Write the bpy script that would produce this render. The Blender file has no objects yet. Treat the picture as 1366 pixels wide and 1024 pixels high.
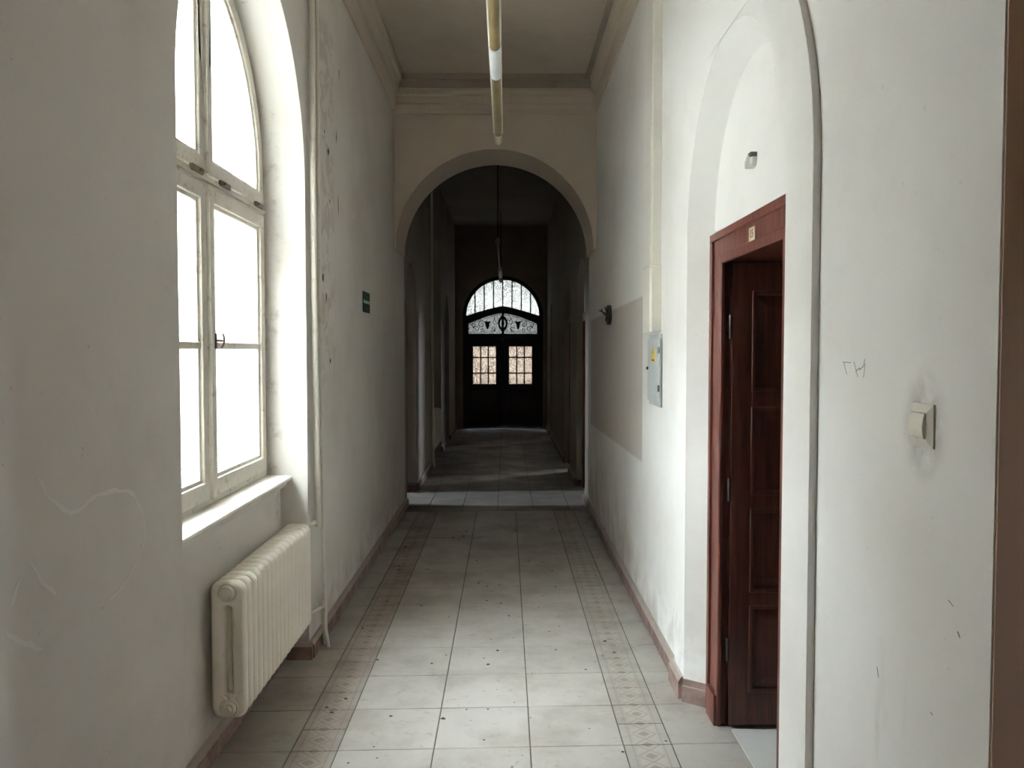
import bpy, bmesh, math, random
from mathutils import Vector, Matrix
from mathutils.geometry import tessellate_polygon

random.seed(7)
S = bpy.context.scene
COL = S.collection

# ------------------------------------------------------------------ camera, world, exposure
F_PX = 1132.0
PITCH = math.atan(45 / F_PX)
YAW = math.atan(8 / F_PX)
cd = bpy.data.cameras.new('camera')
cd.sensor_fit = 'HORIZONTAL'; cd.sensor_width = 36.0
cd.lens = F_PX / 1366 * 36.0
cd.clip_start = 0.05; cd.clip_end = 200
cam = bpy.data.objects.new('camera', cd)
cam.location = (0, 0, 1.65)
cam.rotation_euler = (math.pi / 2 - PITCH, 0, -YAW)
COL.objects.link(cam)
S.camera = cam

SKY = 19.0
w = bpy.data.worlds.new('overcast_sky'); S.world = w
w.use_nodes = True
bg = w.node_tree.nodes['Background']
bg.inputs[0].default_value = (0.80, 0.90, 1.0, 1)
bg.inputs[1].default_value = SKY

S.view_settings.view_transform = 'Standard'
S.view_settings.look = 'None'
S.view_settings.gamma = 1.0
S.view_settings.use_curve_mapping = False
S.view_settings.exposure = 2.42
S.cycles.diffuse_bounces = 8
S.cycles.max_bounces = 16
S.cycles.transparent_max_bounces = 16
S.cycles.sample_clamp_indirect = 4.0


def portal(name, loc, rot, sx, sy):
    l = bpy.data.lights.new(name, 'AREA')
    l.shape = 'RECTANGLE'; l.size = sx; l.size_y = sy
    l.cycles.is_portal = True
    o = bpy.data.objects.new(name, l)
    o.location = loc; o.rotation_euler = rot
    COL.objects.link(o)
    return o


H = math.pi / 2
portal('window_sky_portal', (-1.56, 3.624, 2.18), (0, -H, 0), 2.6, 1.8)
portal('end_door_sky_portal', (-0.063, 17.99, 1.6), (-H, 0, 0), 1.7, 3.2)
portal('side_room_sky_portal', (-4.42, 9.45, 1.75), (0, -H, 0), 1.5, 0.9)
portal('far_room_sky_portal', (4.22, 13.5, 1.75), (0, H, 0), 1.5, 1.0)
portal('rear_fill_sky_portal', (3.42, 1.11, 1.52), (0, H, 0), 0.5, 0.26)  # sky through the added, unseen passage window
portal('far_room_sky_portal', (4.22, 18.9, 1.75), (0, H, 0), 1.5, 1.0)


# ------------------------------------------------------------------ helpers: nodes
class NT:
    def __init__(self, name):
        self.m = bpy.data.materials.new(name)
        self.m.use_nodes = True
        self.t = self.m.node_tree
        self.b = self.t.nodes['Principled BSDF']
        self.out = self.t.nodes['Material Output']
        self._co = None

    def n(self, ty, **kw):
        x = self.t.nodes.new(ty)
        for k, v in kw.items():
            setattr(x, k, v)
        return x

    def l(self, a, b):
        self.t.links.new(a, b)

    def co(self):
        if self._co is None:
            self._co = self.n('ShaderNodeTexCoord').outputs['Object']
        return self._co

    def xyz(self):
        s = self.n('ShaderNodeSeparateXYZ'); self.l(self.co(), s.inputs[0])
        return s.outputs[0], s.outputs[1], s.outputs[2]

    def put(self, sock, v):
        if isinstance(v, (int, float)):
            sock.default_value = v
        elif isinstance(v, (tuple, list)):
            sock.default_value = tuple(v) + (1,) if len(v) == 3 and sock.type == 'RGBA' else v
        else:
            self.l(v, sock)

    def math(self, op, a, b=0.0, clamp=False):
        x = self.n('ShaderNodeMath', operation=op, use_clamp=clamp)
        self.put(x.inputs[0], a); self.put(x.inputs[1], b)
        return x.outputs[0]

    def rng(self, v, a, b, c=0.0, d=1.0):
        x = self.n('ShaderNodeMapRange', interpolation_type='SMOOTHSTEP')
        self.put(x.inputs[0], v)
        for i, q in enumerate((a, b, c, d)):
            x.inputs[i + 1].default_value = q
        return x.outputs[0]

    def noise(self, scale, detail=4, rough=0.55, stretch=None, dist=0.0):
        x = self.n('ShaderNodeTexNoise')
        x.inputs['Scale'].default_value = scale
        x.inputs['Detail'].default_value = detail
        x.inputs['Roughness'].default_value = rough
        x.inputs['Distortion'].default_value = dist
        src = self.co()
        if stretch:
            mp = self.n('ShaderNodeMapping'); mp.inputs['Scale'].default_value = stretch
            self.l(src, mp.inputs[0]); src = mp.outputs[0]
        self.l(src, x.inputs['Vector'])
        return x.outputs[0]

    def mix(self, f, a, b):
        x = self.n('ShaderNodeMix', data_type='RGBA')
        self.put(x.inputs[0], f); self.put(x.inputs[6], a); self.put(x.inputs[7], b)
        return x.outputs[2]

    def box(self, *lims):
        """soft-edged box mask: (socket, lo, hi, soft)..."""
        r = None
        for s, lo, hi, e in lims:
            a = self.math('MULTIPLY', self.rng(s, lo - e, lo + e), self.rng(s, hi - e, hi + e, 1, 0))
            r = a if r is None else self.math('MULTIPLY', r, a)
        return r

    def bump(self, h, strength=0.2, dist=0.01, normal=None):
        x = self.n('ShaderNodeBump')
        x.inputs['Strength'].default_value = strength
        x.inputs['Distance'].default_value = dist
        self.l(h, x.inputs['Height'])
        if normal is not None:
            self.l(normal, x.inputs['Normal'])
        return x.outputs[0]

    def done(self, color=None, rough=0.6, metal=0.0, normal=None, spec=None):
        if color is not None: self.put(self.b.inputs['Base Color'], color)
        self.put(self.b.inputs['Roughness'], rough)
        self.put(self.b.inputs['Metallic'], metal)
        if spec is not None: self.b.inputs['Specular IOR Level'].default_value = spec
        if normal is not None: self.l(normal, self.b.inputs['Normal'])
        return self.m


def plaster(name, clean, stain, kind=None, amount=1.0):
    t = NT(name)
    X, Y, Z = t.xyz()
    big = t.noise(0.9, 6, 0.6)
    mid = t.noise(4.5, 5, 0.6, dist=0.4)
    f = t.rng(big, 0.42, 0.72, 0, 0.55 * amount)
    c = t.mix(f, clean, stain)
    c = t.mix(t.rng(mid, 0.56, 0.74, 0, 0.22 * amount), c, stain)
    fine = t.noise(45, 3, 0.6)
    spec_ = t.noise(30, 2, 0.5)
    c = t.mix(t.rng(spec_, 0.735, 0.76, 0, 0.12 if kind == 'right' else 0.3), c, (0.2, 0.17, 0.14))
    # grime that collects just above the skirting
    grime = t.math('MULTIPLY', t.rng(Z, 0.05, 0.55, 1, 0), t.rng(mid, 0.35, 0.7))
    c = t.mix(t.math('MULTIPLY', grime, 0.45), c, (0.33, 0.27, 0.22))
    h = t.math('ADD', t.math('MULTIPLY', t.noise(7, 4), 0.8), t.math('MULTIPLY', fine, 0.10))
    if kind == 'right':
        # ghost of a notice board taken down: unpainted plaster
        bz = t.math('SUBTRACT', Z, t.math('MULTIPLY', t.math('SUBTRACT', Y, 5.34), -0.012))
        m = t.box((Y, 5.34, 8.6, 0.012), (bz, 0.945, 1.99, 0.012))
        c = t.mix(t.math('MULTIPLY', m, 0.55), c, (0.44, 0.37, 0.325))
        # hand smears round the switch
        dy = t.math('SUBTRACT', Y, 1.735); dz = t.math('SUBTRACT', Z, 1.495)
        d = t.math('SQRT', t.math('ADD', t.math('MULTIPLY', t.math('MULTIPLY', dy, dy), 1.6), t.math('MULTIPLY', dz, dz)))
        m = t.math('MULTIPLY', t.rng(d, 0.035, 0.14, 1, 0), t.rng(t.noise(16, 4), 0.35, 0.65, 0.15, 1))
        c = t.mix(t.math('MULTIPLY', m, 0.6), c, (0.25, 0.21, 0.19))
        # scuffed streaks
        st = t.noise(3.0, 5, 0.65, stretch=(1, 2.2, 0.7))
        c = t.mix(t.math('MULTIPLY', t.rng(st, 0.6, 0.75), t.rng(Z, 0.3, 1.3, 0.35, 0.0)), c, (0.3, 0.26, 0.23))
        gr2 = t.math('MULTIPLY', t.math('MULTIPLY', t.rng(Z, 0.1, 1.0, 1, 0), t.rng(Y, 4.6, 6.2)), t.rng(t.noise(2.4, 6, 0.65), 0.3, 0.65))
        c = t.mix(t.math('MULTIPLY', gr2, 0.55), c, (0.36, 0.30, 0.25))
    if kind == 'left':
        # blistered, patched strip beside the riser pipes
        m = t.box((Y, 4.72, 5.25, 0.06), (Z, 1.5, 3.6, 0.15))
        fl = t.noise(9, 5, 0.6, dist=0.8)
        c = t.mix(t.math('MULTIPLY', m, t.rng(fl, 0.5, 0.56, 0, 0.5)), c, (0.46, 0.40, 0.35))
        m2 = t.box((Y, 5.04, 5.2, 0.01), (Z, 1.58, 1.8, 0.02))
        c = t.mix(t.math('MULTIPLY', m2, 0.5), c, (0.6, 0.56, 0.42))
        h = t.math('ADD', h, t.math('MULTIPLY', m, t.math('MULTIPLY', t.rng(fl, 0.48, 0.55), 2.5)))
        # soot on the reveal beside the casement
        m3 = t.box((X, -1.3, -1.19, 0.03), (Y, 4.4, 4.6, 0.02))
        sp = t.noise(11, 5, 0.7)
        c = t.mix(t.math('MULTIPLY', m3, t.rng(sp, 0.5, 0.72, 0.05, 0.55)), c, (0.22, 0.19, 0.17))
    return t.done(c, 0.88, normal=t.bump(h, 0.2, 0.008), spec=0.2)


WALLC = (0.80, 0.785, 0.75); STAIN = (0.58, 0.53, 0.47)
M = {}
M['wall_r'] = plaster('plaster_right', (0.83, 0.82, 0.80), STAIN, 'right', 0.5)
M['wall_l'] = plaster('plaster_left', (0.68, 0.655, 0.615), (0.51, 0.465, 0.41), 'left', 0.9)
M['wall'] = plaster('plaster_grey', (0.66, 0.63, 0.58), (0.46, 0.41, 0.36), None, 1.0)
M['arch'] = plaster('plaster_arch', (0.66, 0.58, 0.49), (0.50, 0.44, 0.36), None, 0.8)
M['ceil'] = plaster('plaster_ceiling', (0.68, 0.595, 0.505), (0.48, 0.42, 0.36), None, 1.0)
M['ochre'] = plaster('plaster_brown', (0.60, 0.455, 0.35), (0.50, 0.37, 0.28), None, 0.6)
M['old'] = plaster('plaster_far_bay', (0.40, 0.355, 0.305), (0.28, 0.245, 0.205), None, 1.0)  # darker plaster tone for the far bay
M['rear'] = plaster('plaster_rear', (0.76, 0.58, 0.44), (0.58, 0.43, 0.33), None, 0.8)


def paint(name, c, chip, rough=0.5, amt=0.6, sc=14, bumpy=0.12):
    t = NT(name)
    a = t.noise(sc, 5, 0.65)
    f = t.rng(a, 0.55, 0.7, 0, amt)
    col = t.mix(f, c, chip)
    col = t.mix(t.rng(t.noise(3, 3), 0.4, 0.7, 0, 0.35), col, tuple(v * 0.72 for v in c))
    return t.done(col, rough, normal=t.bump(t.noise(sc * 2, 3), bumpy, 0.004))


M['winpaint'] = paint('old_white_paint', (0.70, 0.665, 0.59), (0.36, 0.29, 0.21), 0.45, 0.75, 18)
M['sill'] = paint('sill_paint', (0.74, 0.71, 0.64), (0.42, 0.37, 0.3), 0.4, 0.4, 9)
M['radiator'] = paint('radiator_paint', (0.90, 0.86, 0.76), (0.62, 0.55, 0.43), 0.4, 0.4, 22)
M['plug'] = paint('grubby_radiator_paint', (0.72, 0.67, 0.57), (0.42, 0.35, 0.26), 0.45, 0.6, 50)
M['pipe'] = paint('pipe_paint', (0.70, 0.665, 0.585), (0.45, 0.40, 0.32), 0.45, 0.4, 14)
M['duct'] = paint('cream_plastic', (0.76, 0.735, 0.66), (0.62, 0.58, 0.5), 0.5, 0.3, 5, 0.03)
M['switch'] = paint('ivory_plastic', (0.74, 0.70, 0.61), (0.5, 0.45, 0.37), 0.4, 0.3, 30, 0.02)
M['greybox'] = paint('grey_enamel', (0.56, 0.60, 0.61), (0.44, 0.46, 0.46), 0.4, 0.3, 9, 0.03)
M['white'] = paint('white_enamel', (0.78, 0.80, 0.80), (0.62, 0.62, 0.58), 0.35, 0.3, 9, 0.02)
M['porcelain'] = paint('grubby_porcelain', (0.62, 0.61, 0.58), (0.4, 0.38, 0.35), 0.4, 0.4, 40, 0.03)
M['iron'] = paint('dark_iron', (0.05, 0.045, 0.04), (0.12, 0.07, 0.04), 0.55, 0.5, 30)
M['wire'] = paint('dark_cable', (0.03, 0.027, 0.024), (0.09, 0.07, 0.06), 0.6, 0.3, 30)
M['brass'] = paint('tarnished_brass', (0.16, 0.115, 0.075), (0.07, 0.05, 0.04), 0.4, 0.6, 40)
M['blackdoor'] = paint('blue_black_paint', (0.010, 0.014, 0.020), (0.022, 0.022, 0.022), 0.42, 0.4, 8, 0.04)
M['green'] = paint('green_sign', (0.004, 0.036, 0.015), (0.008, 0.03, 0.014), 0.85, 0.2, 8, 0.0)
M['signpale'] = paint('pale_print', (0.28, 0.36, 0.30), (0.24, 0.31, 0.26), 0.5, 0.2, 8, 0.0)
M['yellow'] = paint('yellow_sticker', (0.80, 0.52, 0.03), (0.7, 0.45, 0.03), 0.5, 0.1, 8, 0.0)
M['black'] = paint('black_print', (0.02, 0.02, 0.02), (0.03, 0.03, 0.03), 0.6, 0.1, 8, 0.0)
M['plate'] = paint('cream_plate', (0.62, 0.52, 0.38), (0.5, 0.42, 0.3), 0.5, 0.3, 30, 0.0)
M['plateink'] = paint('faded_ink', (0.16, 0.15, 0.09), (0.2, 0.18, 0.1), 0.6, 0.2, 30, 0.0)
M['pencil'] = paint('pencil', (0.16, 0.14, 0.14), (0.3, 0.27, 0.25), 0.8, 0.4, 60, 0.0)
M['chalk'] = paint('limescale', (0.735, 0.715, 0.68), (0.69, 0.665, 0.63), 0.9, 0.5, 40, 0.1)
M['chip'] = paint('bare_render', (0.10, 0.08, 0.07), (0.2, 0.17, 0.14), 0.9, 0.5, 60, 0.2)
M['ground'] = paint('courtyard_paving', (0.30, 0.29, 0.28), (0.22, 0.21, 0.2), 0.9, 0.4, 2, 0.2)
M['seam_shade'] = paint('shade_toned_plaster', (0.42, 0.36, 0.30), (0.26, 0.22, 0.19), 0.9, 0.5, 4, 0.2)  # dark tone painting in the shade line between cornice and ceiling
M['blocker'] = paint('blocker_render', (0.66, 0.63, 0.58), (0.5, 0.47, 0.42), 0.9, 0.4, 1.5, 0.1)
M['debris'] = paint('plaster_crumb', (0.09, 0.075, 0.06), (0.25, 0.22, 0.18), 0.9, 0.4, 80, 0.1)

# varnished reddish wood: casing, and the darker leaf
for key, k in (('wood', 1.0), ('wood_dark', 0.62)):
    t = NT('red_brown_' + key)
    g = t.noise(5, 6, 0.6, stretch=(9, 9, 0.6), dist=0.6)
    c = t.mix(t.rng(g, 0.35, 0.65), (0.165 * k, 0.048 * k, 0.032 * k), (0.08 * k, 0.022 * k, 0.016 * k))
    c = t.mix(t.rng(t.noise(40, 4, 0.7), 0.66, 0.72, 0, 0.5 * k), c, (0.26 * k, 0.15 * k, 0.11 * k))
    M[key] = t.done(c, 0.38, normal=t.bump(g, 0.08, 0.003))
# skirting: dusty red-brown cast stone
t = NT('skirting_stone')
X, Y, Z = t.xyz()
a = t.noise(9, 5, 0.65)
c = t.mix(t.rng(a, 0.38, 0.66), (0.19, 0.125, 0.105), (0.30, 0.215, 0.185))
up = t.n('ShaderNodeNewGeometry'); sx = t.n('ShaderNodeSeparateXYZ'); t.l(up.outputs['Normal'], sx.inputs[0])
c = t.mix(t.rng(sx.outputs[2], 0.2, 0.7, 0, 0.7), c, (0.40, 0.36, 0.32))      # settled dust
M['skirt'] = t.done(c, 0.7, normal=t.bump(a, 0.15, 0.004))


def tile_mat(name, base, dark, speck=0.5, band=False, rough=0.42):
    t = NT(name)
    X, Y, Z = t.xyz()
    oi = t.n('ShaderNodeObjectInfo')
    loc = oi.outputs['Location']
    # world-scale dirt: tile position + local position
    add = t.n('ShaderNodeVectorMath', operation='ADD'); t.l(t.co(), add.inputs[0]); t.l(loc, add.inputs[1])
    t._co = add.outputs[0]
    col = t.mix(t.rng(oi.outputs['Random'], 0, 1, 0, 0.35), base, tuple(v * 0.86 for v in base))
    if band:
        u = t.math('ABSOLUTE', t.math('DIVIDE', X, 0.052))
        v = t.math('ABSOLUTE', t.math('SUBTRACT', t.math('MULTIPLY', t.math('FRACT', t.math('ADD', t.math('DIVIDE', Y, 0.1), 0.5)), 2.0), 1.0))
        d = t.math('ADD', u, v)
        inside = t.rng(u, 0.97, 1.0, 1, 0)
        fill = t.math('MULTIPLY', t.rng(d, 0.44, 0.52, 1, 0), inside)
        line = t.math('MULTIPLY', t.math('MULTIPLY', t.rng(d, 0.50, 0.58), t.rng(d, 0.88, 0.96, 1, 0)), inside)
        corner = t.math('MULTIPLY', t.rng(d, 1.10, 1.16), inside)
        pale = tuple(min(1, v_ * 1.22) for v_ in base)
        col = t.mix(t.math('MULTIPLY', inside, 0.6), col, dark)
        col = t.mix(t.math('MULTIPLY', t.math('ADD', line, corner), 0.62, True), col, pale)
        col = t.mix(t.math('MULTIPLY', fill, 0.3), col, tuple(v_ * 0.75 for v_ in dark))
        ed = t.math('ABSOLUTE', X)
        rim = t.math('MULTIPLY', t.rng(ed, 0.060, 0.062), t.rng(ed, 0.068, 0.070, 1, 0))
        col = t.mix(t.math('MULTIPLY', rim, 0.5), col, dark)
    n1 = t.noise(2.2, 6, 0.65)
    n2 = t.noise(13, 5, 0.7, dist=0.5)
    col = t.mix(t.rng(n1, 0.4, 0.7, 0, 0.7), col, dark)
    col = t.mix(t.rng(n2, 0.57, 0.70, 0, 0.7 * speck), col, tuple(v_ * 0.6 for v_ in dark))
    n3 = t.noise(38, 3, 0.6)
    col = t.mix(t.rng(n3, 0.70, 0.74, 0, speck), col, (0.12, 0.10, 0.085))
    r = t.rng(n1, 0.3, 0.7, rough - 0.06, rough + 0.2)
    return t.done(col, r, normal=t.bump(n2, 0.06, 0.003), spec=0.4)


M['tile'] = tile_mat('pale_tile', (0.42, 0.39, 0.35), (0.29, 0.255, 0.215))
M['tile_side'] = tile_mat('side_tile', (0.38, 0.355, 0.315), (0.26, 0.225, 0.19))
M['tile_band'] = tile_mat('band_tile', (0.37, 0.345, 0.305), (0.255, 0.215, 0.18), 0.4, True)
M['tile_band_l'] = tile_mat('band_tile_reddish', (0.335, 0.295, 0.255), (0.215, 0.165, 0.135), 0.4, True)
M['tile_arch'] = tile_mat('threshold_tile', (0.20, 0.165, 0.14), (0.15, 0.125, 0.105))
M['tile_clean'] = tile_mat('grey_clean_tile', (0.42, 0.41, 0.38), (0.33, 0.315, 0.29), 0.25)
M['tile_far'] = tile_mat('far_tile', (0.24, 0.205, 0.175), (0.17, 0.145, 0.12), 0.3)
M['grout'] = paint('grout', (0.11, 0.095, 0.08), (0.09, 0.08, 0.07), 0.9, 0.5, 20)
M['roomfloor'] = paint('room_lino', (0.46, 0.45, 0.42), (0.27, 0.26, 0.245), 0.5, 0.5, 3, 0.05)

# milky panes of the box window: partly clear, partly scattering
t = NT('milky_glass')
tr = t.n('ShaderNodeBsdfTransparent'); tr.inputs[0].default_value = (0.98, 0.98, 0.97, 1)
tl = t.n('ShaderNodeBsdfTranslucent'); tl.inputs[0].default_value = (0.93, 0.925, 0.91, 1)
gl = t.n('ShaderNodeBsdfGlossy'); gl.inputs['Roughness'].default_value = 0.15
m1 = t.n('ShaderNodeMixShader'); m2 = t.n('ShaderNodeMixShader')
t.l(t.rng(t.noise(3.5, 4), 0.3, 0.7, 0.12, 0.30), m1.inputs[0])
t.l(tr.outputs[0], m1.inputs[1]); t.l(tl.outputs[0], m1.inputs[2])
m2.inputs[0].default_value = 0.05
t.l(m1.outputs[0], m2.inputs[1]); t.l(gl.outputs[0], m2.inputs[2]); t.l(m2.outputs[0], t.out.inputs[0])
M['milky'] = t.m
t = NT('clear_glass')
tr = t.n('ShaderNodeBsdfTransparent'); tr.inputs[0].default_value = (0.96, 0.965, 0.955, 1)
gl = t.n('ShaderNodeBsdfGlossy'); gl.inputs['Roughness'].default_value = 0.03
m1 = t.n('ShaderNodeMixShader'); m1.inputs[0].default_value = 0.05
t.l(tr.outputs[0], m1.inputs[1]); t.l(gl.outputs[0], m1.inputs[2]); t.l(m1.outputs[0], t.out.inputs[0])
M['clear'] = t.m


def rolled_glass(name, a, b, share):
    """cast glass with a hammered pattern and old grime, lets a fraction of the light through"""
    t = NT(name)
    v = t.n('ShaderNodeTexVoronoi'); v.inputs['Scale'].default_value = 38
    t.l(t.co(), v.inputs['Vector'])
    n = t.noise(26, 3, 0.7)
    f = t.math('ADD', t.math('MULTIPLY', v.outputs['Distance'], 0.7), t.math('MULTIPLY', n, 0.5))
    f = t.rng(f, 0.3, 0.75)
    c = t.mix(f, a, b)
    c = t.mix(t.rng(t.noise(2.2, 3), 0.35, 0.7, 0, 0.6), c, tuple(x * 0.7 for x in a))
    tl = t.n('ShaderNodeBsdfTranslucent'); t.l(c, tl.inputs[0])
    tr = t.n('ShaderNodeBsdfTransparent'); t.l(c, tr.inputs[0])
    gl = t.n('ShaderNodeBsdfGlossy'); gl.inputs['Roughness'].default_value = 0.25
    m1 = t.n('ShaderNodeMixShader'); m1.inputs[0].default_value = share
    t.l(tl.outputs[0], m1.inputs[1]); t.l(tr.outputs[0], m1.inputs[2])
    m2 = t.n('ShaderNodeMixShader'); m2.inputs[0].default_value = 0.04
    t.l(m1.outputs[0], m2.inputs[1]); t.l(gl.outputs[0], m2.inputs[2])
    t.l(m2.outputs[0], t.out.inputs[0])
    return t.m


M['rolled'] = rolled_glass('rolled_glass', (0.25, 0.247, 0.235), (0.10, 0.097, 0.09), 0.4)
M['rolled_warm'] = rolled_glass('rolled_glass_warm', (0.205, 0.18, 0.155), (0.08, 0.067, 0.057), 0.4)
M['rolled_grey'] = rolled_glass('rolled_glass_grey', (0.12, 0.118, 0.112), (0.062, 0.06, 0.057), 0.4)

# yellowed acrylic lamp cover
t = NT('yellowed_acrylic')
c = t.mix(t.rng(t.noise(5, 4), 0.35, 0.7), (0.27, 0.20, 0.09), (0.20, 0.15, 0.07))
c = t.mix(t.rng(t.noise(50, 2), 0.7, 0.74, 0, 0.5), c, (0.12, 0.09, 0.05))
t.b.inputs['Transmission Weight'].default_value = 0.0
M['acrylic'] = t.done(c, 0.3)


# ------------------------------------------------------------------ helpers: meshes
def mesh_obj(name, bm, mat, parent=None, smooth=30):
    """link a bmesh given in world coordinates; parent (if any) sits unrotated at its base"""
    bmesh.ops.recalc_face_normals(bm, faces=bm.faces[:])
    if parent is not None:
        off = Vector(parent.location)
        if parent.parent is not None:
            off = off + Vector(parent.parent.location)
        for v in bm.verts:
            v.co -= off
    me = bpy.data.meshes.new(name)
    bm.to_mesh(me); bm.free()
    if smooth:
        me.polygons.foreach_set('use_smooth', [True] * len(me.polygons))
        me.set_sharp_from_angle(angle=math.radians(smooth))
    me.materials.append(mat)
    o = bpy.data.objects.new(name, me)
    COL.objects.link(o)
    o.parent = parent
    return o


def tag(o, label, cat, group=None, kind=None):
    o['label'] = label; o['category'] = cat
    if group: o['group'] = group
    if kind: o['kind'] = kind
    return o


def empty(name, loc, label, cat, group=None, kind=None):
    o = bpy.data.objects.new(name, None)
    o.empty_display_size = 0.1
    o.location = loc
    COL.objects.link(o)
    return tag(o, label, cat, group, kind)


AX = {'x': lambda u, v, a: (a, u, v), 'y': lambda u, v, a: (u, a, v), 'z': lambda u, v, a: (u, v, a)}


def plate(bm, loops, axis, a0, a1):
    """extrude a 2D polygon with holes along an axis"""
    f = AX[axis]
    tris = tessellate_polygon([[Vector((u, v, 0)) for u, v in L] for L in loops])
    flat = [p for L in loops for p in L]
    A = [bm.verts.new(f(u, v, a0)) for u, v in flat]
    B = [bm.verts.new(f(u, v, a1)) for u, v in flat]
    for tr_ in tris:
        if len(set(tr_)) < 3: continue
        for R in (A, B):
            try: bm.faces.new([R[i] for i in tr_])
            except ValueError: pass
    k = 0
    for L in loops:
        n = len(L)
        for i in range(n):
            j = (i + 1) % n
            try: bm.faces.new((A[k + i], A[k + j], B[k + j], B[k + i]))
            except ValueError: pass
        k += n
    return bm


def plate_obj(name, loops, axis, a0, a1, mat, parent=None, bevel=0.0):
    bm = bmesh.new(); plate(bm, loops, axis, a0, a1)
    o = mesh_obj(name, bm, mat, parent)
    if bevel:
        md = o.modifiers.new('bevel', 'BEVEL'); md.width = bevel; md.segments = 2; md.limit_method = 'ANGLE'
        md.angle_limit = math.radians(40)
    return o


def bx(bm, x0, x1, y0, y1, z0, z1, bev=0.0):
    r = bmesh.ops.create_cube(bm, size=1.0)
    vs = r['verts']
    for v in vs:
        v.co = Vector(((x0 + x1) / 2 + v.co.x * (x1 - x0), (y0 + y1) / 2 + v.co.y * (y1 - y0), (z0 + z1) / 2 + v.co.z * (z1 - z0)))
    if bev:
        es = list({e for v in vs for e in v.link_edges})
        bmesh.ops.bevel(bm, geom=es, offset=bev, segments=2, profile=0.7, affect='EDGES', clamp_overlap=True)
    return bm


def box_obj(name, x0, x1, y0, y1, z0, z1, mat, parent=None, bev=0.0):
    bm = bmesh.new(); bx(bm, x0, x1, y0, y1, z0, z1, bev)
    return mesh_obj(name, bm, mat, parent)


def tube(bm, pts, r, n=10, caps=True):
    pts = [Vector(p) for p in pts]
    rings = []
    prev = None
    for i, p in enumerate(pts):
        if i == 0: d = pts[1] - p
        elif i == len(pts) - 1: d = p - pts[i - 1]
        else: d = (pts[i + 1] - p).normalized() + (p - pts[i - 1]).normalized()
        d.normalize()
        ref = prev if prev is not None else (Vector((0, 0, 1)) if abs(d.z) < 0.9 else Vector((0, 1, 0)))
        a = d.cross(ref)
        if a.length < 1e-4: a = d.cross(Vector((1, 0, 0)))
        a.normalize(); b = a.cross(d).normalized(); prev = b
        rr = r[i] if isinstance(r, (list, tuple)) else r
        rings.append([bm.verts.new(p + (a * math.cos(q) + b * math.sin(q)) * rr) for q in [2 * math.pi * k / n for k in range(n)]])
    for A, B in zip(rings, rings[1:]):
        for k in range(n):
            bm.faces.new((A[k], A[(k + 1) % n], B[(k + 1) % n], B[k]))
    if caps:
        bm.faces.new(rings[0][::-1]); bm.faces.new(rings[-1])
    return bm


def tube_obj(name, pts, r, mat, parent=None, n=10):
    bm = bmesh.new(); tube(bm, pts, r, n)
    return mesh_obj(name, bm, mat, parent, 50)


def arch(c, r, spring, z0, n=40):
    """open path from bottom-left over the arch to bottom-right"""
    p = [(c - r, z0)]
    for k in range(n + 1):
        q = math.pi - math.pi * k / n
        p.append((c + r * math.cos(q), spring + r * math.sin(q)))
    p.append((c + r, z0))
    return p


def rect(a, b, c, d):
    return [(a, c), (b, c), (b, d), (a, d)]


def rrect(cx, cz, wx, hz, r, n=5):
    p = []
    for sx, sz, q0 in ((1, -1, -90), (1, 1, 0), (-1, 1, 90), (-1, -1, 180)):
        for k in range(n + 1):
            q = math.radians(q0 + 90 * k / n)
            p.append((cx + sx * (wx / 2 - r) + r * math.cos(q), cz + sz * (hz / 2 - r) + r * math.sin(q)))
    return p


def wall_poly(u0, u1, z1, notches, z0=0.0):
    p = [(u0, z0)]
    for nt in notches:
        p += nt
    return p + [(u1, z0), (u1, z1), (u0, z1)]


# ------------------------------------------------------------------ structure
ZC = 4.22                       # ceiling height
XL, XR = -1.055, 0.86           # corridor wall faces
WY0, WY1, WC = 2.752, 4.496, 3.624
WR, WS = 0.872, 2.52            # window niche radius, spring
NC, NR, NS = 3.248, 0.690, 2.17  # right door niche

# --- left wall
notL = [arch(WC, WR, WS, 0.0),
        arch(9.460, 0.480, 2.14, 0.0, 24),
        arch(12.9, 0.85, 2.52, 0.0, 24),
        arch(15.2, 0.5, 2.14, 0.0, 24)]
wl = empty('wall_left', (0, 0, 0), 'grey-white plaster wall on the left with arched window niche and blistered paint', 'wall', kind='structure')
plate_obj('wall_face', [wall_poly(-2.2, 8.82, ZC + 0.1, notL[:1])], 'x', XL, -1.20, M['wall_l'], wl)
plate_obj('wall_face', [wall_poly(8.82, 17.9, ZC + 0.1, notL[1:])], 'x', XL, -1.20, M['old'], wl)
plate_obj('wall_core', [wall_poly(-2.2, 18.2, ZC + 0.1, [rect(9.06, 9.83, 0, 2.0)[0:1] + [(9.06, 2.0), (9.83, 2.0), (9.83, 0.0)]]),
                        arch(WC, WR, WS, 0.985)], 'x', -1.20, -1.56, M['wall_l'], wl)

# --- right wall
notR = [arch(NC, NR + 0.012, NS, 0.0),
        arch(9.75, 0.55, 2.14, 0.0, 24),
        arch(11.9, 0.52, 2.14, 0.0, 24),
        arch(16.1, 0.40, 2.14, 0.0, 24)]


def dnotch(a, b, h):
    return [(a, 0.0), (a, h), (b, h), (b, 0.0)]


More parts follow.
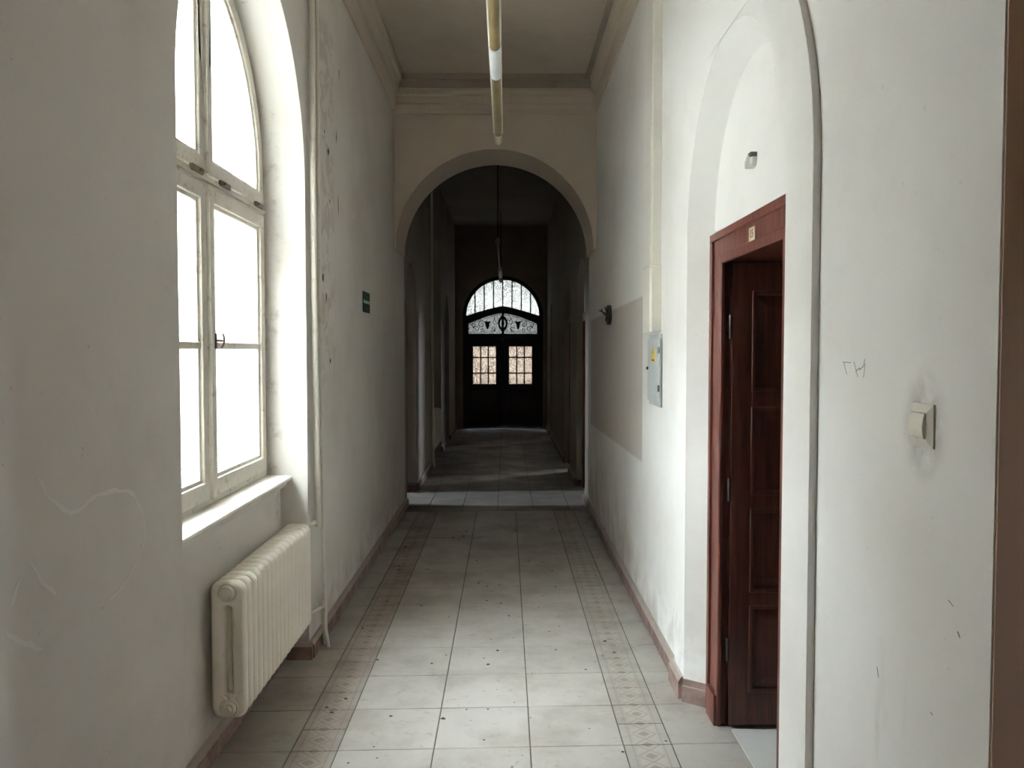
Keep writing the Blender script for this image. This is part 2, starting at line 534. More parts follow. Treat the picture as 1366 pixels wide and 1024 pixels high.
XTY = 0.945                    # plane of the fields inside the door niches
wr = empty('wall_right', (0, 0, 0), 'bright white plaster wall on the right with arched door niche and light switch', 'wall', kind='structure')
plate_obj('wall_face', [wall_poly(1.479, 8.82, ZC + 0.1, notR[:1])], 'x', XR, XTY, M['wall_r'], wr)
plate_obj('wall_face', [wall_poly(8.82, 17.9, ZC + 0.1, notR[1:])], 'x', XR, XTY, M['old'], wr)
plate_obj('wall_core', [wall_poly(1.479, 18.2, ZC + 0.1, [dnotch(2.765, 3.735, 2.06), dnotch(9.36, 10.14, 2.0), dnotch(11.5, 12.3, 2.05), dnotch(15.8, 16.4, 2.05)])],
          'x', XTY, 1.42, M['wall_r'], wr)
box_obj('jamb_bounce_tint', XR + 0.003, 1.419, 1.474, 1.481, 0.0, ZC, M['ochre'], wr)  # added sheet, browned to paint in the jamb's dim warm bounce
# splayed reveal of the near niche, from the raised band back to the field
bm = bmesh.new()
fa = [bm.verts.new((0.839, y, z)) for y, z in arch(NC, NR, NS, 0.0, 48)]
fb = [bm.verts.new((XTY + 0.002, y, z)) for y, z in arch(NC, 0.61, NS, 0.0, 48)]
for i in range(len(fa) - 1):
    bm.faces.new((fa[i], fa[i + 1], fb[i + 1], fb[i]))
mesh_obj('niche_reveal', bm, M['wall_r'], wr)

# --- transverse arch between the two bays
AC, AR, ASP = -0.107, 0.938, 2.61
bm = bmesh.new()
plate(bm, [[(XL - 0.02, ASP)] + arch(AC, AR, ASP, ASP, 56)[1:-1] + [(XR + 0.02, ASP), (XR + 0.02, ZC + 0.05), (XL - 0.02, ZC + 0.05)]], 'y', 8.1, 8.8)
tag(mesh_obj('wall_arch', bm, M['arch']), 'round plaster archway spanning the corridor between its two bays', 'archway', kind='structure')
# second transverse arch close to the far entrance is only a shallow beam
# --- end wall with arched opening
EC, ER, ES = -0.063, 0.835, 2.353
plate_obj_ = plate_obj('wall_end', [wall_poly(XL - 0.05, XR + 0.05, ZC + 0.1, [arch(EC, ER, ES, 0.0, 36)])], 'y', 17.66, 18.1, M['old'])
tag(plate_obj_, 'dark plaster end wall round the arched entrance doors', 'wall', kind='structure')

# --- ceiling and cornices
tag(box_obj('ceiling_far', -1.56, 1.42, 8.5, 18.2, ZC, ZC + 0.2, M['old']), 'darker plaster ceiling of the far bay', 'ceiling', kind='structure')
tag(box_obj('ceiling', -1.56, 1.42, -2.2, 8.5, ZC, ZC + 0.2, M['ceil']), 'flat dim grey-brown plaster ceiling over the corridor', 'ceiling', kind='structure')


def cornice(name, prof, y0, y1, label):
    o = plate_obj(name, [prof], 'y', y0, y1, M['arch'])
    return tag(o, label, 'moulding', kind='structure')


def side_prof(x, s):
    return [(x, 3.90), (x - s * 0.018, 3.90), (x - s * 0.022, 3.925), (x - s * 0.022, 4.06), (x - s * 0.045, 4.075), (x - s * 0.06, 4.11),
            (x - s * 0.06, 4.15), (x - s * 0.085, 4.17), (x - s * 0.09, 4.20), (x - s * 0.09, ZC), (x, ZC)]


cornice('trim_1', side_prof(XR, 1), 1.479, 8.1, 'painted plaster cornice along the top of the right wall')
cornice('trim_2', side_prof(XL, -1), -2.0, 8.1, 'painted plaster cornice along the top of the left wall')
prof = [(8.1, 3.875), (8.085, 3.875), (8.080, 3.90), (8.072, 3.905), (8.072, 3.96), (8.064, 3.965), (8.064, 4.03), (8.045, 4.045),
        (8.045, 4.085), (8.03, 4.09), (8.03, ZC), (8.1, ZC)]
o = plate_obj('trim_3', [prof], 'x', XL + 0.02, XR - 0.07, M['arch'])
tag(o, 'stepped plaster cornice across the wall above the archway', 'moulding', kind='structure')

plate_obj('shade_fillet', [[(8.045, 4.092), (8.020, 4.10), (8.020, 4.16), (8.0, 4.17), (8.0, ZC), (8.045, ZC)]], 'x', XL + 0.02, XR - 0.07, M['seam_shade'], o)  # strip coloured dark as the shadow seam under the ceiling
o2 = plate_obj('shade_fillet', [[(XR - 0.08, 4.165), (XR - 0.105, 4.185), (XR - 0.115, ZC), (XR - 0.08, ZC)]], 'y', 1.5, 8.02, M['seam_shade'])
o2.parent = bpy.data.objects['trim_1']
# --- raised band round the right door niche
BO = 0.918
o = plate_obj('trim_4', [arch(NC, BO, NS, 0.0, 48) + arch(NC, NR, NS, 0.0, 48)[::-1]], 'x', 0.838, XR + 0.002, M['wall_r'], bevel=0.003)
tag(o, 'raised white plaster band framing the arched door niche on the right', 'moulding', kind='structure')

# --- skirtings
SK = [(0, 0), (0.026, 0), (0.026, 0.07), (0.012, 0.088), (0.0, 0.092)]


def skirt(bm, axis, base, s, a0, a1, h=1.0, d=1.0):
    plate(bm, [[(base + s * u * d, v * h) for u, v in SK]], axis, a0, a1)


bm = bmesh.new()
skirt(bm, 'y', XR, -1, 4.20, 9.19); skirt(bm, 'y', XR, -1, 10.31, 11.37); skirt(bm, 'y', XR, -1, 12.43, 15.69); skirt(bm, 'y', XR, -1, 16.51, 17.66)
skirt(bm, 'y', XR, -1, 1.479, 2.30)
plate(bm, [[(0.838, 3.950), (0.962, 3.858), (0.945, 3.835), (0.825, 3.922)]], 'z', 0.0, 0.075)     # on the splayed far jamb
plate(bm, [[(0.838, 3.950), (0.962, 3.858), (0.954, 3.846), (0.832, 3.934)]], 'z', 0.075, 0.105)
skirt(bm, 'x', 10.3, -1, 0.86, 0.945)
tag(mesh_obj('baseboard_right', bm, M['skirt']), 'dusty red-brown skirting along the foot of the right wall', 'skirting', kind='structure')
bm = bmesh.new()
skirt(bm, 'y', 0.838, -1, 3.952, 4.19, 1.18, 0.9)
skirt(bm, 'y', 0.838, -1, 2.31, 2.545, 1.18, 0.9)
o = tag(mesh_obj('baseboard_pier', bm, M['skirt']), 'taller skirting blocks at the foot of the raised door band', 'skirting', kind='structure')
bm = bmesh.new()
skirt(bm, 'y', XL, 1, 4.50, 8.94); skirt(bm, 'y', XL, 1, 9.945, 12.04); skirt(bm, 'y', XL, 1, 13.76, 14.69); skirt(bm, 'y', XL, 1, 15.71, 17.66)
skirt(bm, 'y', XL, 1, -2.0, 2.75)
skirt(bm, 'y', -1.2, 1, 2.752, 4.496); skirt(bm, 'x', 4.496, -1, -1.2, XL + 0.02); skirt(bm, 'x', 9.94, -1, -1.2, XL); skirt(bm, 'y', -1.2, 1, 12.05, 13.75)
tag(mesh_obj('baseboard_left', bm, M['skirt']), 'dusty red-brown skirting along the foot of the left wall and its niche', 'skirting', kind='structure')

# --- floor slab and its tiles
fl = empty('floor', (0, 0, 0), 'worn pale tile floor with patterned border bands running down the corridor', 'floor', kind='structure')
box_obj('grout_bed', -1.56, 1.42, -2.2, 18.1, -0.12, -0.0035, M['grout'], fl)
SKEW = 0.035
JT = 0.0027
tile_cache = {}


def tile(x0, x1, y0, y1, mat, key, sk0=SKEW, sk1=SKEW, name='floor_tile'):
    """one tile: a thin block with a chamfered rim, slightly sheared with its row"""
    cx = (x0 + x1) / 2; cy = (y0 + y1) / 2 + cx * (sk0 + sk1) / 2
    k = (key, round(x1 - x0, 4), round(y1 - y0, 4), sk0, sk1)
    if k not in tile_cache:
        hx = (x1 - x0) / 2 - JT; hy = (y1 - y0) / 2 - JT
        me = bpy.data.meshes.new(name)
        vs = []
        for inset, z in ((0.0, -0.012), (0.0, -0.0016), (0.0016, 0.0)):
            for sx_, sy_ in ((-1, -1), (1, -1), (1, 1), (-1, 1)):
                x = sx_ * (hx - inset)
                vs.append((x, sy_ * (hy - inset) + x * (sk0 if sy_ < 0 else sk1), z))
        fs = [(8, 9, 10, 11)]
        for b in (0, 4):
            for i in range(4):
                j = (i + 1) % 4
                fs.append((b + i, b + j, b + 4 + j, b + 4 + i))
        me.from_pydata(vs, [], fs); me.materials.append(mat)
        tile_cache[k] = me
    o = bpy.data.objects.new(name, tile_cache[k])
    o.location = (cx, cy, random.uniform(-0.0006, 0.0004))
    o.rotation_euler = (random.uniform(-0.0012, 0.0012), random.uniform(-0.0012, 0.0012), 0)
    COL.objects.link(o); o.parent = fl
    return o


BL0, BL1, BR0, BR1 = -0.887, -0.697, 0.492, 0.694
R0 = 3.4685
for k in range(-11, 13):
    y0 = R0 + 0.4 * k; y1 = y0 + 0.4
    for a, b in ((BL1, -0.299), (-0.299, 0.101), (0.101, BR0)):
        tile(a, b, y0, y1, M['tile'], 'field')
    tile(-1.27, BL0, y0, y1, M['tile_side'], 'side')
    tile(BR1, 1.09, y0, y1, M['tile_side'], 'side')
    for h in (0.0, 0.2):
        tile(BL0, BL1, y0 + h, y0 + h + 0.2, M['tile_band_l'], 'bandl', name='border_tile')
        tile(BR0, BR1, y0 + h, y0 + h + 0.2, M['tile_band'], 'bandr', name='border_tile')
YT = R0 + 0.4 * 13
FC = [-1.18, -0.815, -0.455, -0.088, 0.284, 0.66, 1.0]
for a, b in zip(FC, FC[1:]):
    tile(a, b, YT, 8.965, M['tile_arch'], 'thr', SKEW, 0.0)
for r in range(2):
    for a, b in zip(FC, FC[1:]):
        tile(a, b, 8.965 + 0.485 * r, 8.965 + 0.485 * (r + 1), M['tile_clean'], 'clean', 0, 0)
bm = bmesh.new()
for r in range(19):
    y0 = 9.935 + 0.4 * r
    for a, b in zip(FC, FC[1:]):
        bx(bm, a + JT, b - JT, y0 + JT, min(y0 + 0.4, 17.64) - JT, -0.012, random.uniform(-0.0006, 0.0002))
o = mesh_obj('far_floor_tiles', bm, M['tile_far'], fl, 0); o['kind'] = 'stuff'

# --- space behind the camera and side rooms (plain plastered shells)
bm = bmesh.new()
bx(bm, -1.56, 3.4, -2.4, -2.2, -0.1, ZC + 0.1)
plate(bm, [rect(-2.2, 1.479, -0.1, ZC + 0.1), rect(1.0, 1.22, 1.3, 1.75)], 'x', 3.2, 3.4)  # the hole is an added, unseen window giving the jamb fill light
bx(bm, 1.42, 3.4, 1.48, 1.68, -0.1, ZC + 0.1)
tag(mesh_obj('wall_rear', bm, M['rear']), 'dim plaster walls of the side passage opening beside the light switch', 'wall', kind='structure')
tag(box_obj('ceiling_rear', 1.42, 3.4, -2.4, 1.68, ZC, ZC + 0.2, M['ceil']), 'plaster ceiling of the side passage near the camera', 'ceiling', kind='structure')
tag(box_obj('floor_rear', 1.42, 3.4, -2.4, 1.68, -0.12, -0.002, M['roomfloor']), 'grey floor of the side passage near the camera', 'floor', kind='structure')
# room behind the red-brown door
bm = bmesh.new()
bx(bm, 4.0, 4.2, 1.68, 6.2, -0.1, 3.4); bx(bm, 1.42, 4.2, 6.0, 6.2, -0.1, 3.4); bx(bm, 1.42, 4.2, 1.68, 1.72, -0.1, 3.4); bx(bm, 1.42, 4.2, 1.68, 6.2, 3.3, 3.5)
tag(mesh_obj('wall_room', bm, M['rear']), 'dark plaster shell of the room behind the red-brown door', 'wall', kind='structure')
tag(box_obj('floor_room', 1.09, 4.2, 1.72, 6.0, -0.10, -0.001, M['roomfloor']), 'grey floor of the room behind the red-brown door', 'floor', kind='structure')
# left side room beyond the arch
bm = bmesh.new()
plate(bm, [rect(8.0, 10.8, -0.1, 3.2), rect(9.2, 9.7, 1.25, 1.95)], 'x', -4.4, -4.2)
bx(bm, -4.4, -1.56, 7.9, 8.0, -0.1, 3.2); bx(bm, -4.4, -1.56, 10.8, 10.9, -0.1, 3.2); bx(bm, -4.4, -1.56, 7.9, 10.9, 3.0, 3.2)
tag(mesh_obj('wall_side_room', bm, M['wall']), 'plaster shell of the daylit room behind the left doorway past the arch', 'wall', kind='structure')
tag(box_obj('floor_side_room', -4.4, -1.56, 7.9, 10.9, -0.12, -0.002, M['roomfloor']), 'grey floor of the daylit room past the arch', 'floor', kind='structure')
# right far rooms
bm = bmesh.new()
plate(bm, [rect(10.8, 20.2, -0.1, 3.2), rect(13.15, 13.85, 1.1, 2.2), rect(18.55, 19.25, 1.1, 2.2)], 'x', 4.0, 4.2)
bx(bm, 1.42, 4.2, 10.7, 10.8, -0.1, 3.2); bx(bm, 1.0, 4.2, 20.2, 20.3, -0.1, 3.2); bx(bm, 1.0, 4.2, 10.7, 20.3, 3.0, 3.2)
bx(bm, 1.30, 1.42, 18.2, 20.2, -0.1, 3.2); bx(bm, 1.42, 4.0, 15.0, 15.1, -0.1, 3.0)
tag(mesh_obj('wall_far_room', bm, M['wall']), 'plaster shell of the rooms behind the far right doorways', 'wall', kind='structure')
tag(box_obj('floor_far_room', 1.42, 4.2, 10.7, 20.3, -0.12, -0.002, M['roomfloor']), 'grey floor of the rooms behind the far right doorways', 'floor', kind='structure')
# ground outside, and unseen walls added to block low sky
o = plate_obj('wall_sky_blocker', [rect(-30, 7.6, -1.1, 8.5)] + [rect(y, y + 1.1, z, z + 1.9) for y in range(-12, 6, 3) for z in (0.2, 3.6)], 'x', -11.0, -10.6, M['blocker'])
tag(o, 'pale wall added outside the milky window to block low sky', 'facade', kind='structure')
plate_obj('blocker_panes', [rect(-30, 7.5, -1.0, 8.4)], 'x', -10.99, -10.9, M['blackdoor'], o)
tag(box_obj('ground', -60, 60, -40, 80, -1.3, -1.1, M['ground']), 'grey courtyard paving outside the windows', 'ground', kind='structure')

for y0_, y1_, lab in ((-1.9, -1.5, 'near side wall added outside the arched window to block sky light'), (7.45, 7.85, 'far side wall added outside the arched window to block sky light')):
    o = plate_obj('wall_sky_blocker_wing', [rect(-10.6, -1.60, -1.1, 9.0)] + [rect(x, x + 1.1, z, z + 1.9) for x in (-9.5, -6.5, -3.6) for z in (0.2, 3.6)], 'y', y0_, y1_, M['blocker'])  # unseen wings added to narrow the skylight reaching the reveal and walls
    tag(o, lab, 'facade', kind='structure')
    box_obj('wing_blocker_panes', -10.5, -1.65, y0_ + 0.12, y1_ - 0.12, -1.0, 8.9, M['blackdoor'], o)

# ------------------------------------------------------------------ window 1
win = empty('window_1', (-1.26, WC, 0.985), 'tall arched white casement window with milky panes in the left wall', 'window', kind='structure')
XF = -1.26
Z0 = 0.985
ZT0, ZT1 = 2.325, 2.405
fr = 0.035
plate_obj('window_frame', [arch(WC, WR - 0.002, WS, Z0), arch(WC, WR - fr, WS, Z0 + 0.03)], 'x', XF - 0.075, XF - 0.012, M['winpaint'], win, 0.003)
bm = bmesh.new()
bx(bm, XF - 0.075, XF - 0.01, WC - WR + 0.02, WC + WR - 0.02, ZT0 + 0.022, ZT1 - 0.012, 0.006)
bx(bm, XF - 0.075, XF + 0.004, WC - WR + 0.02, WC + WR - 0.02, ZT0 + 0.036, ZT0 + 0.052, 0.004)
mesh_obj('transom', bm, M['winpaint'], win)
bm = bmesh.new()
bx(bm, XF - 0.075, XF - 0.015, WC - 0.03, WC + 0.03, Z0 + 0.02, WS + WR - 0.03, 0.004)
mesh_obj('mullion', bm, M['winpaint'], win)
box_obj('astragal', XF - 0.014, XF + 0.016, WC - 0.019, WC + 0.019, Z0 + 0.035, ZT0 + 0.02, M['winpaint'], win, 0.008)
box_obj('astragal', XF - 0.014, XF + 0.010, WC - 0.016, WC + 0.016, ZT1 + 0.0, WS + WR - 0.05, M['winpaint'], win, 0.007)


def mir(L, s):
    return [(WC + s * u, z) for u, z in L]


def lower(x0, x1, z0, z1):
    return [(x0, z0), (x1, z0), (x1, z1), (x0, z1)]


def quarter(x0, r, z0, n=22):
    p = [(x0, z0), (r, z0)]
    q1 = math.acos(x0 / r)
    for k in range(n + 1):
        q = q1 * k / n
        p.append((r * math.cos(q), WS + r * math.sin(q)))
    return p


RI = WR - fr
for s in (-1, 1):
    # lower casement
    a, b, z0, z1 = 0.020, RI - 0.002, Z0 + 0.032, ZT0 + 0.02
    wst, wrl = 0.060, 0.075
    sash = plate_obj('casement', [mir(lower(a, b, z0, z1), s), mir(lower(a + wst, b - wst, z0 + wrl, z1 - wrl + 0.012), s)], 'x', XF - 0.045, XF, M['winpaint'], win, 0.004)
    ia, ib, iz0, iz1 = a + wst, b - wst, z0 + wrl, z1 - wrl + 0.012
    plate_obj('glazing_bead', [mir(lower(ia - 0.002, ib + 0.002, iz0 - 0.002, iz1 + 0.002), s), mir(lower(ia + 0.017, ib - 0.017, iz0 + 0.017, iz1 - 0.017), s)],
              'x', XF - 0.034, XF - 0.014, M['winpaint'], win, 0.004)
    box_obj('glazing_bar', XF - 0.036, XF - 0.008, *sorted((WC + s * (ia - 0.002), WC + s * (ib + 0.002))), 1.655, 1.685, M['winpaint'], win, 0.007)
    for q0, q1 in ((iz0, 1.668), (1.672, iz1)):
        plate_obj('pane', [mir(lower(ia, ib, q0, q1), s)], 'x', XF - 0.030, XF - 0.027, M['milky'], win)
    # upper quarter-round light
    a, r, z0 = 0.020, RI - 0.002, ZT1 - 0.005
    wq = 0.058
    plate_obj('fanlight_sash', [mir(quarter(a, r, z0), s), mir(quarter(a + wq, r - wq, z0 + wq), s)], 'x', XF - 0.045, XF - 0.003, M['winpaint'], win, 0.004)
    plate_obj('glazing_bead', [mir(quarter(a + wq - 0.002, r - wq + 0.002, z0 + wq - 0.002), s), mir(quarter(a + wq + 0.015, r - wq - 0.015, z0 + wq + 0.015), s)],
              'x', XF - 0.034, XF - 0.014, M['winpaint'], win, 0.004)
    plate_obj('pane', [mir(quarter(a + wq, r - wq, z0 + wq), s)], 'x', XF - 0.030, XF - 0.027, M['milky'], win)
    # brown turn-catches on the transom
    for u in (0.14, 0.66) if s > 0 else (0.08, 0.6):
        bm = bmesh.new()
        bx(bm, XF - 0.002, XF + 0.014, *sorted((WC + s * u, WC + s * (u + 0.125))), ZT0 + 0.046, ZT0 + 0.072, 0.005)
        bx(bm, XF + 0.0, XF + 0.024, *sorted((WC + s * (u + 0.02), WC + s * (u + 0.055))), ZT0 + 0.052, ZT0 + 0.066, 0.004)
        mesh_obj('catch', bm, M['brass'], win)
# olive handle
hd = plate_obj('handle', [rrect(3.685, 1.69, 0.022, 0.066, 0.009)], 'x', XF - 0.001, XF + 0.007, M['iron'], win, 0.002)
bm = bmesh.new()
tube(bm, [(XF + 0.005, 3.685, 1.692), (XF + 0.038, 3.685, 1.690)], 0.0055)
tube(bm, [(XF + 0.034, 3.685, 1.724), (XF + 0.040, 3.685, 1.708), (XF + 0.041, 3.685, 1.690), (XF + 0.037, 3.685, 1.672), (XF + 0.028, 3.685, 1.660)], [0.0035, 0.005, 0.006, 0.005, 0.0035])
mesh_obj('olive_grip', bm, M['brass'], win, 50)
# outer casement of the box window
XO = -1.50
bm = bmesh.new()
plate(bm, [arch(WC, WR - 0.002, WS, Z0), arch(WC, WR - 0.09, WS, Z0 + 0.09)], 'x', XO - 0.04, XO)
bx(bm, XO - 0.04, XO, WC - 0.055, WC + 0.055, Z0 + 0.05, WS + WR - 0.05)
bx(bm, XO - 0.04, XO, WC - WR + 0.05, WC + WR - 0.05, ZT0 - 0.04, ZT1 + 0.04)
bx(bm, XO - 0.04, XO, WC - WR + 0.05, WC + WR - 0.05, 1.655, 1.685)
mesh_obj('outer_frame', bm, M['winpaint'], win)
plate_obj('outer_pane', [arch(WC, WR - 0.05, WS, Z0 + 0.05)], 'x', XO - 0.022, XO - 0.019, M['clear'], win)
# sill board
bm = bmesh.new()
plate(bm, [[(-1.56, 0.958), (-1.150, 0.958), (-1.140, 0.963), (-1.136, 0.972), (-1.140, 0.981), (-1.150, 0.986), (-1.24, 0.988), (-1.56, 0.990)]], 'y', WY0 + 0.001, WY1 - 0.001)
sl = mesh_obj('window_sill', bm, M['sill'])
tag(sl, 'white painted window sill board above the near radiator', 'sill', kind='structure')
plate_obj('sill_moulding', [[(-1.20, 0.925), (-1.178, 0.925), (-1.166, 0.938), (-1.160, 0.958), (-1.20, 0.958)]], 'y', WY0 + 0.002, WY1 - 0.002, M['sill'], sl)

# ------------------------------------------------------------------ radiators
def radiator(y0, n, pitch, xc, label, first=None):
    rad = empty('radiator', (xc, y0, 0.18), label, 'radiator', 'cast iron radiators on the left wall')
    zb, zt, dep = 0.185, 0.738, 0.140
    if first is None:
        bm = bmesh.new()
        zc = (zb + zt) / 2
        yy = y0 + pitch / 2
        th = pitch * 0.335
        # two round columns with rounded shoulders and a slot between, lofted through the thickness
        rho = 0.017
        prev = None
        for k in range(9):
            q = math.radians(-90 + 180 * k / 8)
            d_ = rho * (1 - math.cos(q)); y_ = yy + th * math.sin(q)
            lo = [bm.verts.new((u, y_, z)) for u, z in rrect(xc, zc, dep - 2 * d_, zt - zb - 2 * d_, 0.042 - d_, 6)]
            li = [bm.verts.new((u, y_, z)) for u, z in rrect(xc, zc - 0.005, 0.030 + 1.2 * d_, 0.36 + 1.2 * d_, 0.0149 + 0.6 * d_, 6)]
            m_ = len(lo)
            if prev is None:
                for i in range(m_):
                    bm.faces.new((lo[i], lo[(i + 1) % m_], li[(i + 1) % m_], li[i]))
            else:
                for A_, B_ in ((prev[0], lo), (prev[1], li)):
                    for i in range(m_):
                        bm.faces.new((A_[i], A_[(i + 1) % m_], B_[(i + 1) % m_], B_[i]))
            prev = (lo, li)
        lo, li = prev
        for i in range(m_):
            bm.faces.new((lo[i], lo[(i + 1) % m_], li[(i + 1) % m_], li[i]))
        for z in (zb + 0.045, zt - 0.045):
            tube(bm, [(xc, yy - pitch / 2, z), (xc, yy + pitch / 2, z)], 0.027, 14, False)
        sec = mesh_obj('section', bm, M['radiator'], rad, 40)
    else:
        sec = first.copy(); COL.objects.link(sec); sec.parent = rad
    for i in range(1, n):
        c_ = sec.copy(); COL.objects.link(c_); c_.parent = rad
        c_.location = (0, pitch * i, 0)
    for z in (zb + 0.045, zt - 0.045):
        bm = bmesh.new()
        tube(bm, [(xc, y0 + 0.030, z), (xc, y0 + 0.006, z)], [0.044, 0.037], 20)
        tube(bm, [(xc, y0 + 0.006, z), (xc, y0 - 0.006, z), (xc, y0 - 0.010, z)], [0.031, 0.030, 0.026], 20)
        tube(bm, [(xc, y0 - 0.006, z), (xc, y0 - 0.030, z)], 0.021, 6)
        mesh_obj('end_plug', bm, M['plug'], rad, 40)
    # cross web in the mouth of the end section
    bm = bmesh.new()
    for sx_ in (-1, 1):
        tube(bm, [(xc + sx_ * 0.040, y0 + 0.02, zb + 0.105), (xc, y0 + 0.012, zb + 0.075), (xc + sx_ * 0.036, y0 + 0.02, zb + 0.045)], 0.008, 8)
    mesh_obj('end_web', bm, M['radiator'], rad, 50)
    # wall brackets
    for yb in (y0 + pitch * 2.5, y0 + pitch * (n - 2.5)):
        box_obj('bracket', -1.20, xc + 0.03, yb - 0.006, yb + 0.006, zb + 0.075, zb + 0.095, M['radiator'], rad, 0.002)
    return rad, sec


RP = 0.0685
rad1, sec1 = radiator(3.315, 17, RP, -1.102, 'cream cast-iron column radiator under the bright arched window')
rad2, _ = radiator(12.35, 17, RP, -1.102, 'dim cast-iron column radiator far down the corridor past the arch', sec1)

# ------------------------------------------------------------------ heating pipes
p1 = tube_obj('riser_pipe', [(-1.022, 4.545, 4.215), (-1.022, 4.55, 2.0), (-1.022, 4.585, 0.90), (-1.022, 4.60, 0.74), (-1.025, 4.60, 0.69)], 0.017, M['pipe'], None, 12)
tag(p1, 'thick cream heating pipe running down beside the window niche', 'pipe', 'heating pipes')
tube_obj('radiator_branch', [(-1.030, 4.62, 0.715), (-1.05, 4.56, 0.713), (-1.09, 4.49, 0.700)], 0.012, M['pipe'], p1)
p2 = tube_obj('riser_pipe', [(-1.015, 4.63, 4.215), (-1.015, 4.64, 2.0), (-1.015, 4.655, 0.90), (-1.010, 4.668, 0.45), (-1.005, 4.672, 0.10), (-0.995, 4.665, 0.045), (-0.985, 4.655, 0.003)], 0.0115, M['pipe'], None, 12)
tag(p2, 'thin cream heating pipe reaching the floor beside the radiator', 'pipe', 'heating pipes')
tube_obj('radiator_branch', [(-1.010, 4.668, 0.235), (-1.04, 4.58, 0.232), (-1.09, 4.49, 0.231)], 0.011, M['pipe'], p2)
for z in (0.715, 0.25):
    tube_obj('coupling', [(-1.012, 4.66, z - 0.018), (-1.012, 4.662, z + 0.018)], 0.0175, M['pipe'], p2)
p2b = tube_obj('return_pipe', [(-1.030, 4.715, 0.26), (-1.026, 4.715, 0.1), (-1.018, 4.705, 0.003)], 0.009, M['pipe'])
tag(p2b, 'short thin return pipe at the floor behind the radiator pipe', 'pipe', 'heating pipes')
p3 = tube_obj('riser_pipe', [(-1.025, 11.80, 4.215), (-1.025, 11.84, 1.2), (-1.02, 11.88, 0.10), (-1.0, 11.87, 0.003)], 0.018, M['pipe'], None, 12)
tag(p3, 'cream heating pipe beyond the arch beside the far radiator', 'pipe', 'heating pipes')
tube_obj('radiator_branch', [(-1.022, 11.87, 0.70), (-1.06, 12.1, 0.695), (-1.10, 12.312, 0.693)], 0.012, M['pipe'], p3)

# ------------------------------------------------------------------ suspended tube lamps
def half(bm, x, z, r, y0, y1, a0=180, a1=360, n=14, close=True):
    L = [(x + r * math.cos(math.radians(a0 + (a1 - a0) * k / n)), z + r * math.sin(math.radians(a0 + (a1 - a0) * k / n))) for k in range(n + 1)]
    plate(bm, [L], 'y', y0, y1)


LX, LZ = -0.052, 3.10
lamp = empty('tube_lamp', (LX, 3.8, LZ), 'long suspended tube lamp with yellowed covers in the near bay', 'lamp')
for ya, yb in ((1.35, 4.10), (4.53, 5.72)):
    bm = bmesh.new()
    half(bm, LX, LZ, 0.0245, ya, yb, 180, 360)
    for q in range(1):
        pass
    mesh_obj('yellowed_cover', bm, M['acrylic'], lamp, 40)
    bm = bmesh.new()
    plate(bm, [[(LX - 0.031, LZ - 0.004), (LX - 0.024, LZ - 0.010), (LX - 0.024, LZ), (LX + 0.024, LZ), (LX + 0.024, LZ - 0.010), (LX + 0.031, LZ - 0.004),
                (LX + 0.031, LZ + 0.018), (LX + 0.018, LZ + 0.032), (LX - 0.018, LZ + 0.032), (LX - 0.031, LZ + 0.018)]], 'y', ya - 0.01, yb + 0.002)
    mesh_obj('housing', bm, M['duct'], lamp, 30)
    bm = bmesh.new(); half(bm, LX, LZ, 0.0248, yb, yb + 0.012)
    mesh_obj('cover_rim', bm, M['brass'], lamp, 40)
bm = bmesh.new(); half(bm, LX, LZ, 0.0315, 4.11, 4.53, 0, 360, 26)
mesh_obj('white_sleeve', bm, M['white'], lamp, 40)
bm = bmesh.new(); half(bm, LX, LZ, 0.0270, 5.732, 5.95, 0, 360, 26)
mesh_obj('end_sleeve', bm, M['arch'], lamp, 40)
for y in (2.2, 4.3, 5.85):
    tube_obj('suspension_rod', [(LX, y, LZ + 0.02), (LX, y, ZC - 0.02)], 0.006, M['duct'], lamp)
    bm = bmesh.new(); tube(bm, [(LX, y, ZC - 0.035), (LX, y, ZC)], [0.02, 0.04], 16)
    mesh_obj('ceiling_rose', bm, M['duct'], lamp, 40)

FX = -0.108
lamp2 = empty('hanging_lamp', (FX, 11.0, 3.0), 'unlit pendant tube lamp hanging on a rod before the far fanlight', 'lamp')
tube_obj('suspension_rod', [(FX, 11.0, 3.06), (FX + 0.005, 11.0, 3.6), (FX, 11.0, ZC - 0.02)], 0.0065, M['wire'], lamp2)
bm = bmesh.new(); tube(bm, [(FX, 11.0, ZC - 0.06), (FX, 11.0, ZC)], [0.02, 0.05], 16)
mesh_obj('ceiling_rose', bm, M['wire'], lamp2, 40)
bm = bmesh.new(); tube(bm, [(FX, 11.0, 3.10), (FX, 11.0, 3.07), (FX, 11.0, 3.02), (FX, 11.0, 2.99)], [0.012, 0.034, 0.034, 0.012], 14)
mesh_obj('junction_knob', bm, M['porcelain'], lamp2, 40)
tube_obj('cable', [(FX, 11.0, 3.01), (FX + 0.005, 12.2, 2.965), (FX + 0.008, 13.2, 2.96), (FX + 0.01, 14.2, 2.99)], 0.011, M['duct'], lamp2)
bm = bmesh.new(); half(bm, FX + 0.01, 3.0, 0.036, 14.1, 15.6, 0, 360, 20)
mesh_obj('tube_cover', bm, M['porcelain'], lamp2, 40)
bm = bmesh.new(); half(bm, FX + 0.01, 3.0, 0.040, 15.6, 16.6, 0, 360, 20)
mesh_obj('end_socket', bm, M['wire'], lamp2, 40)
tube_obj('suspension_rod', [(FX + 0.01, 15.8, 3.02), (FX + 0.01, 15.8, ZC)], 0.008, M['wire'], lamp2)

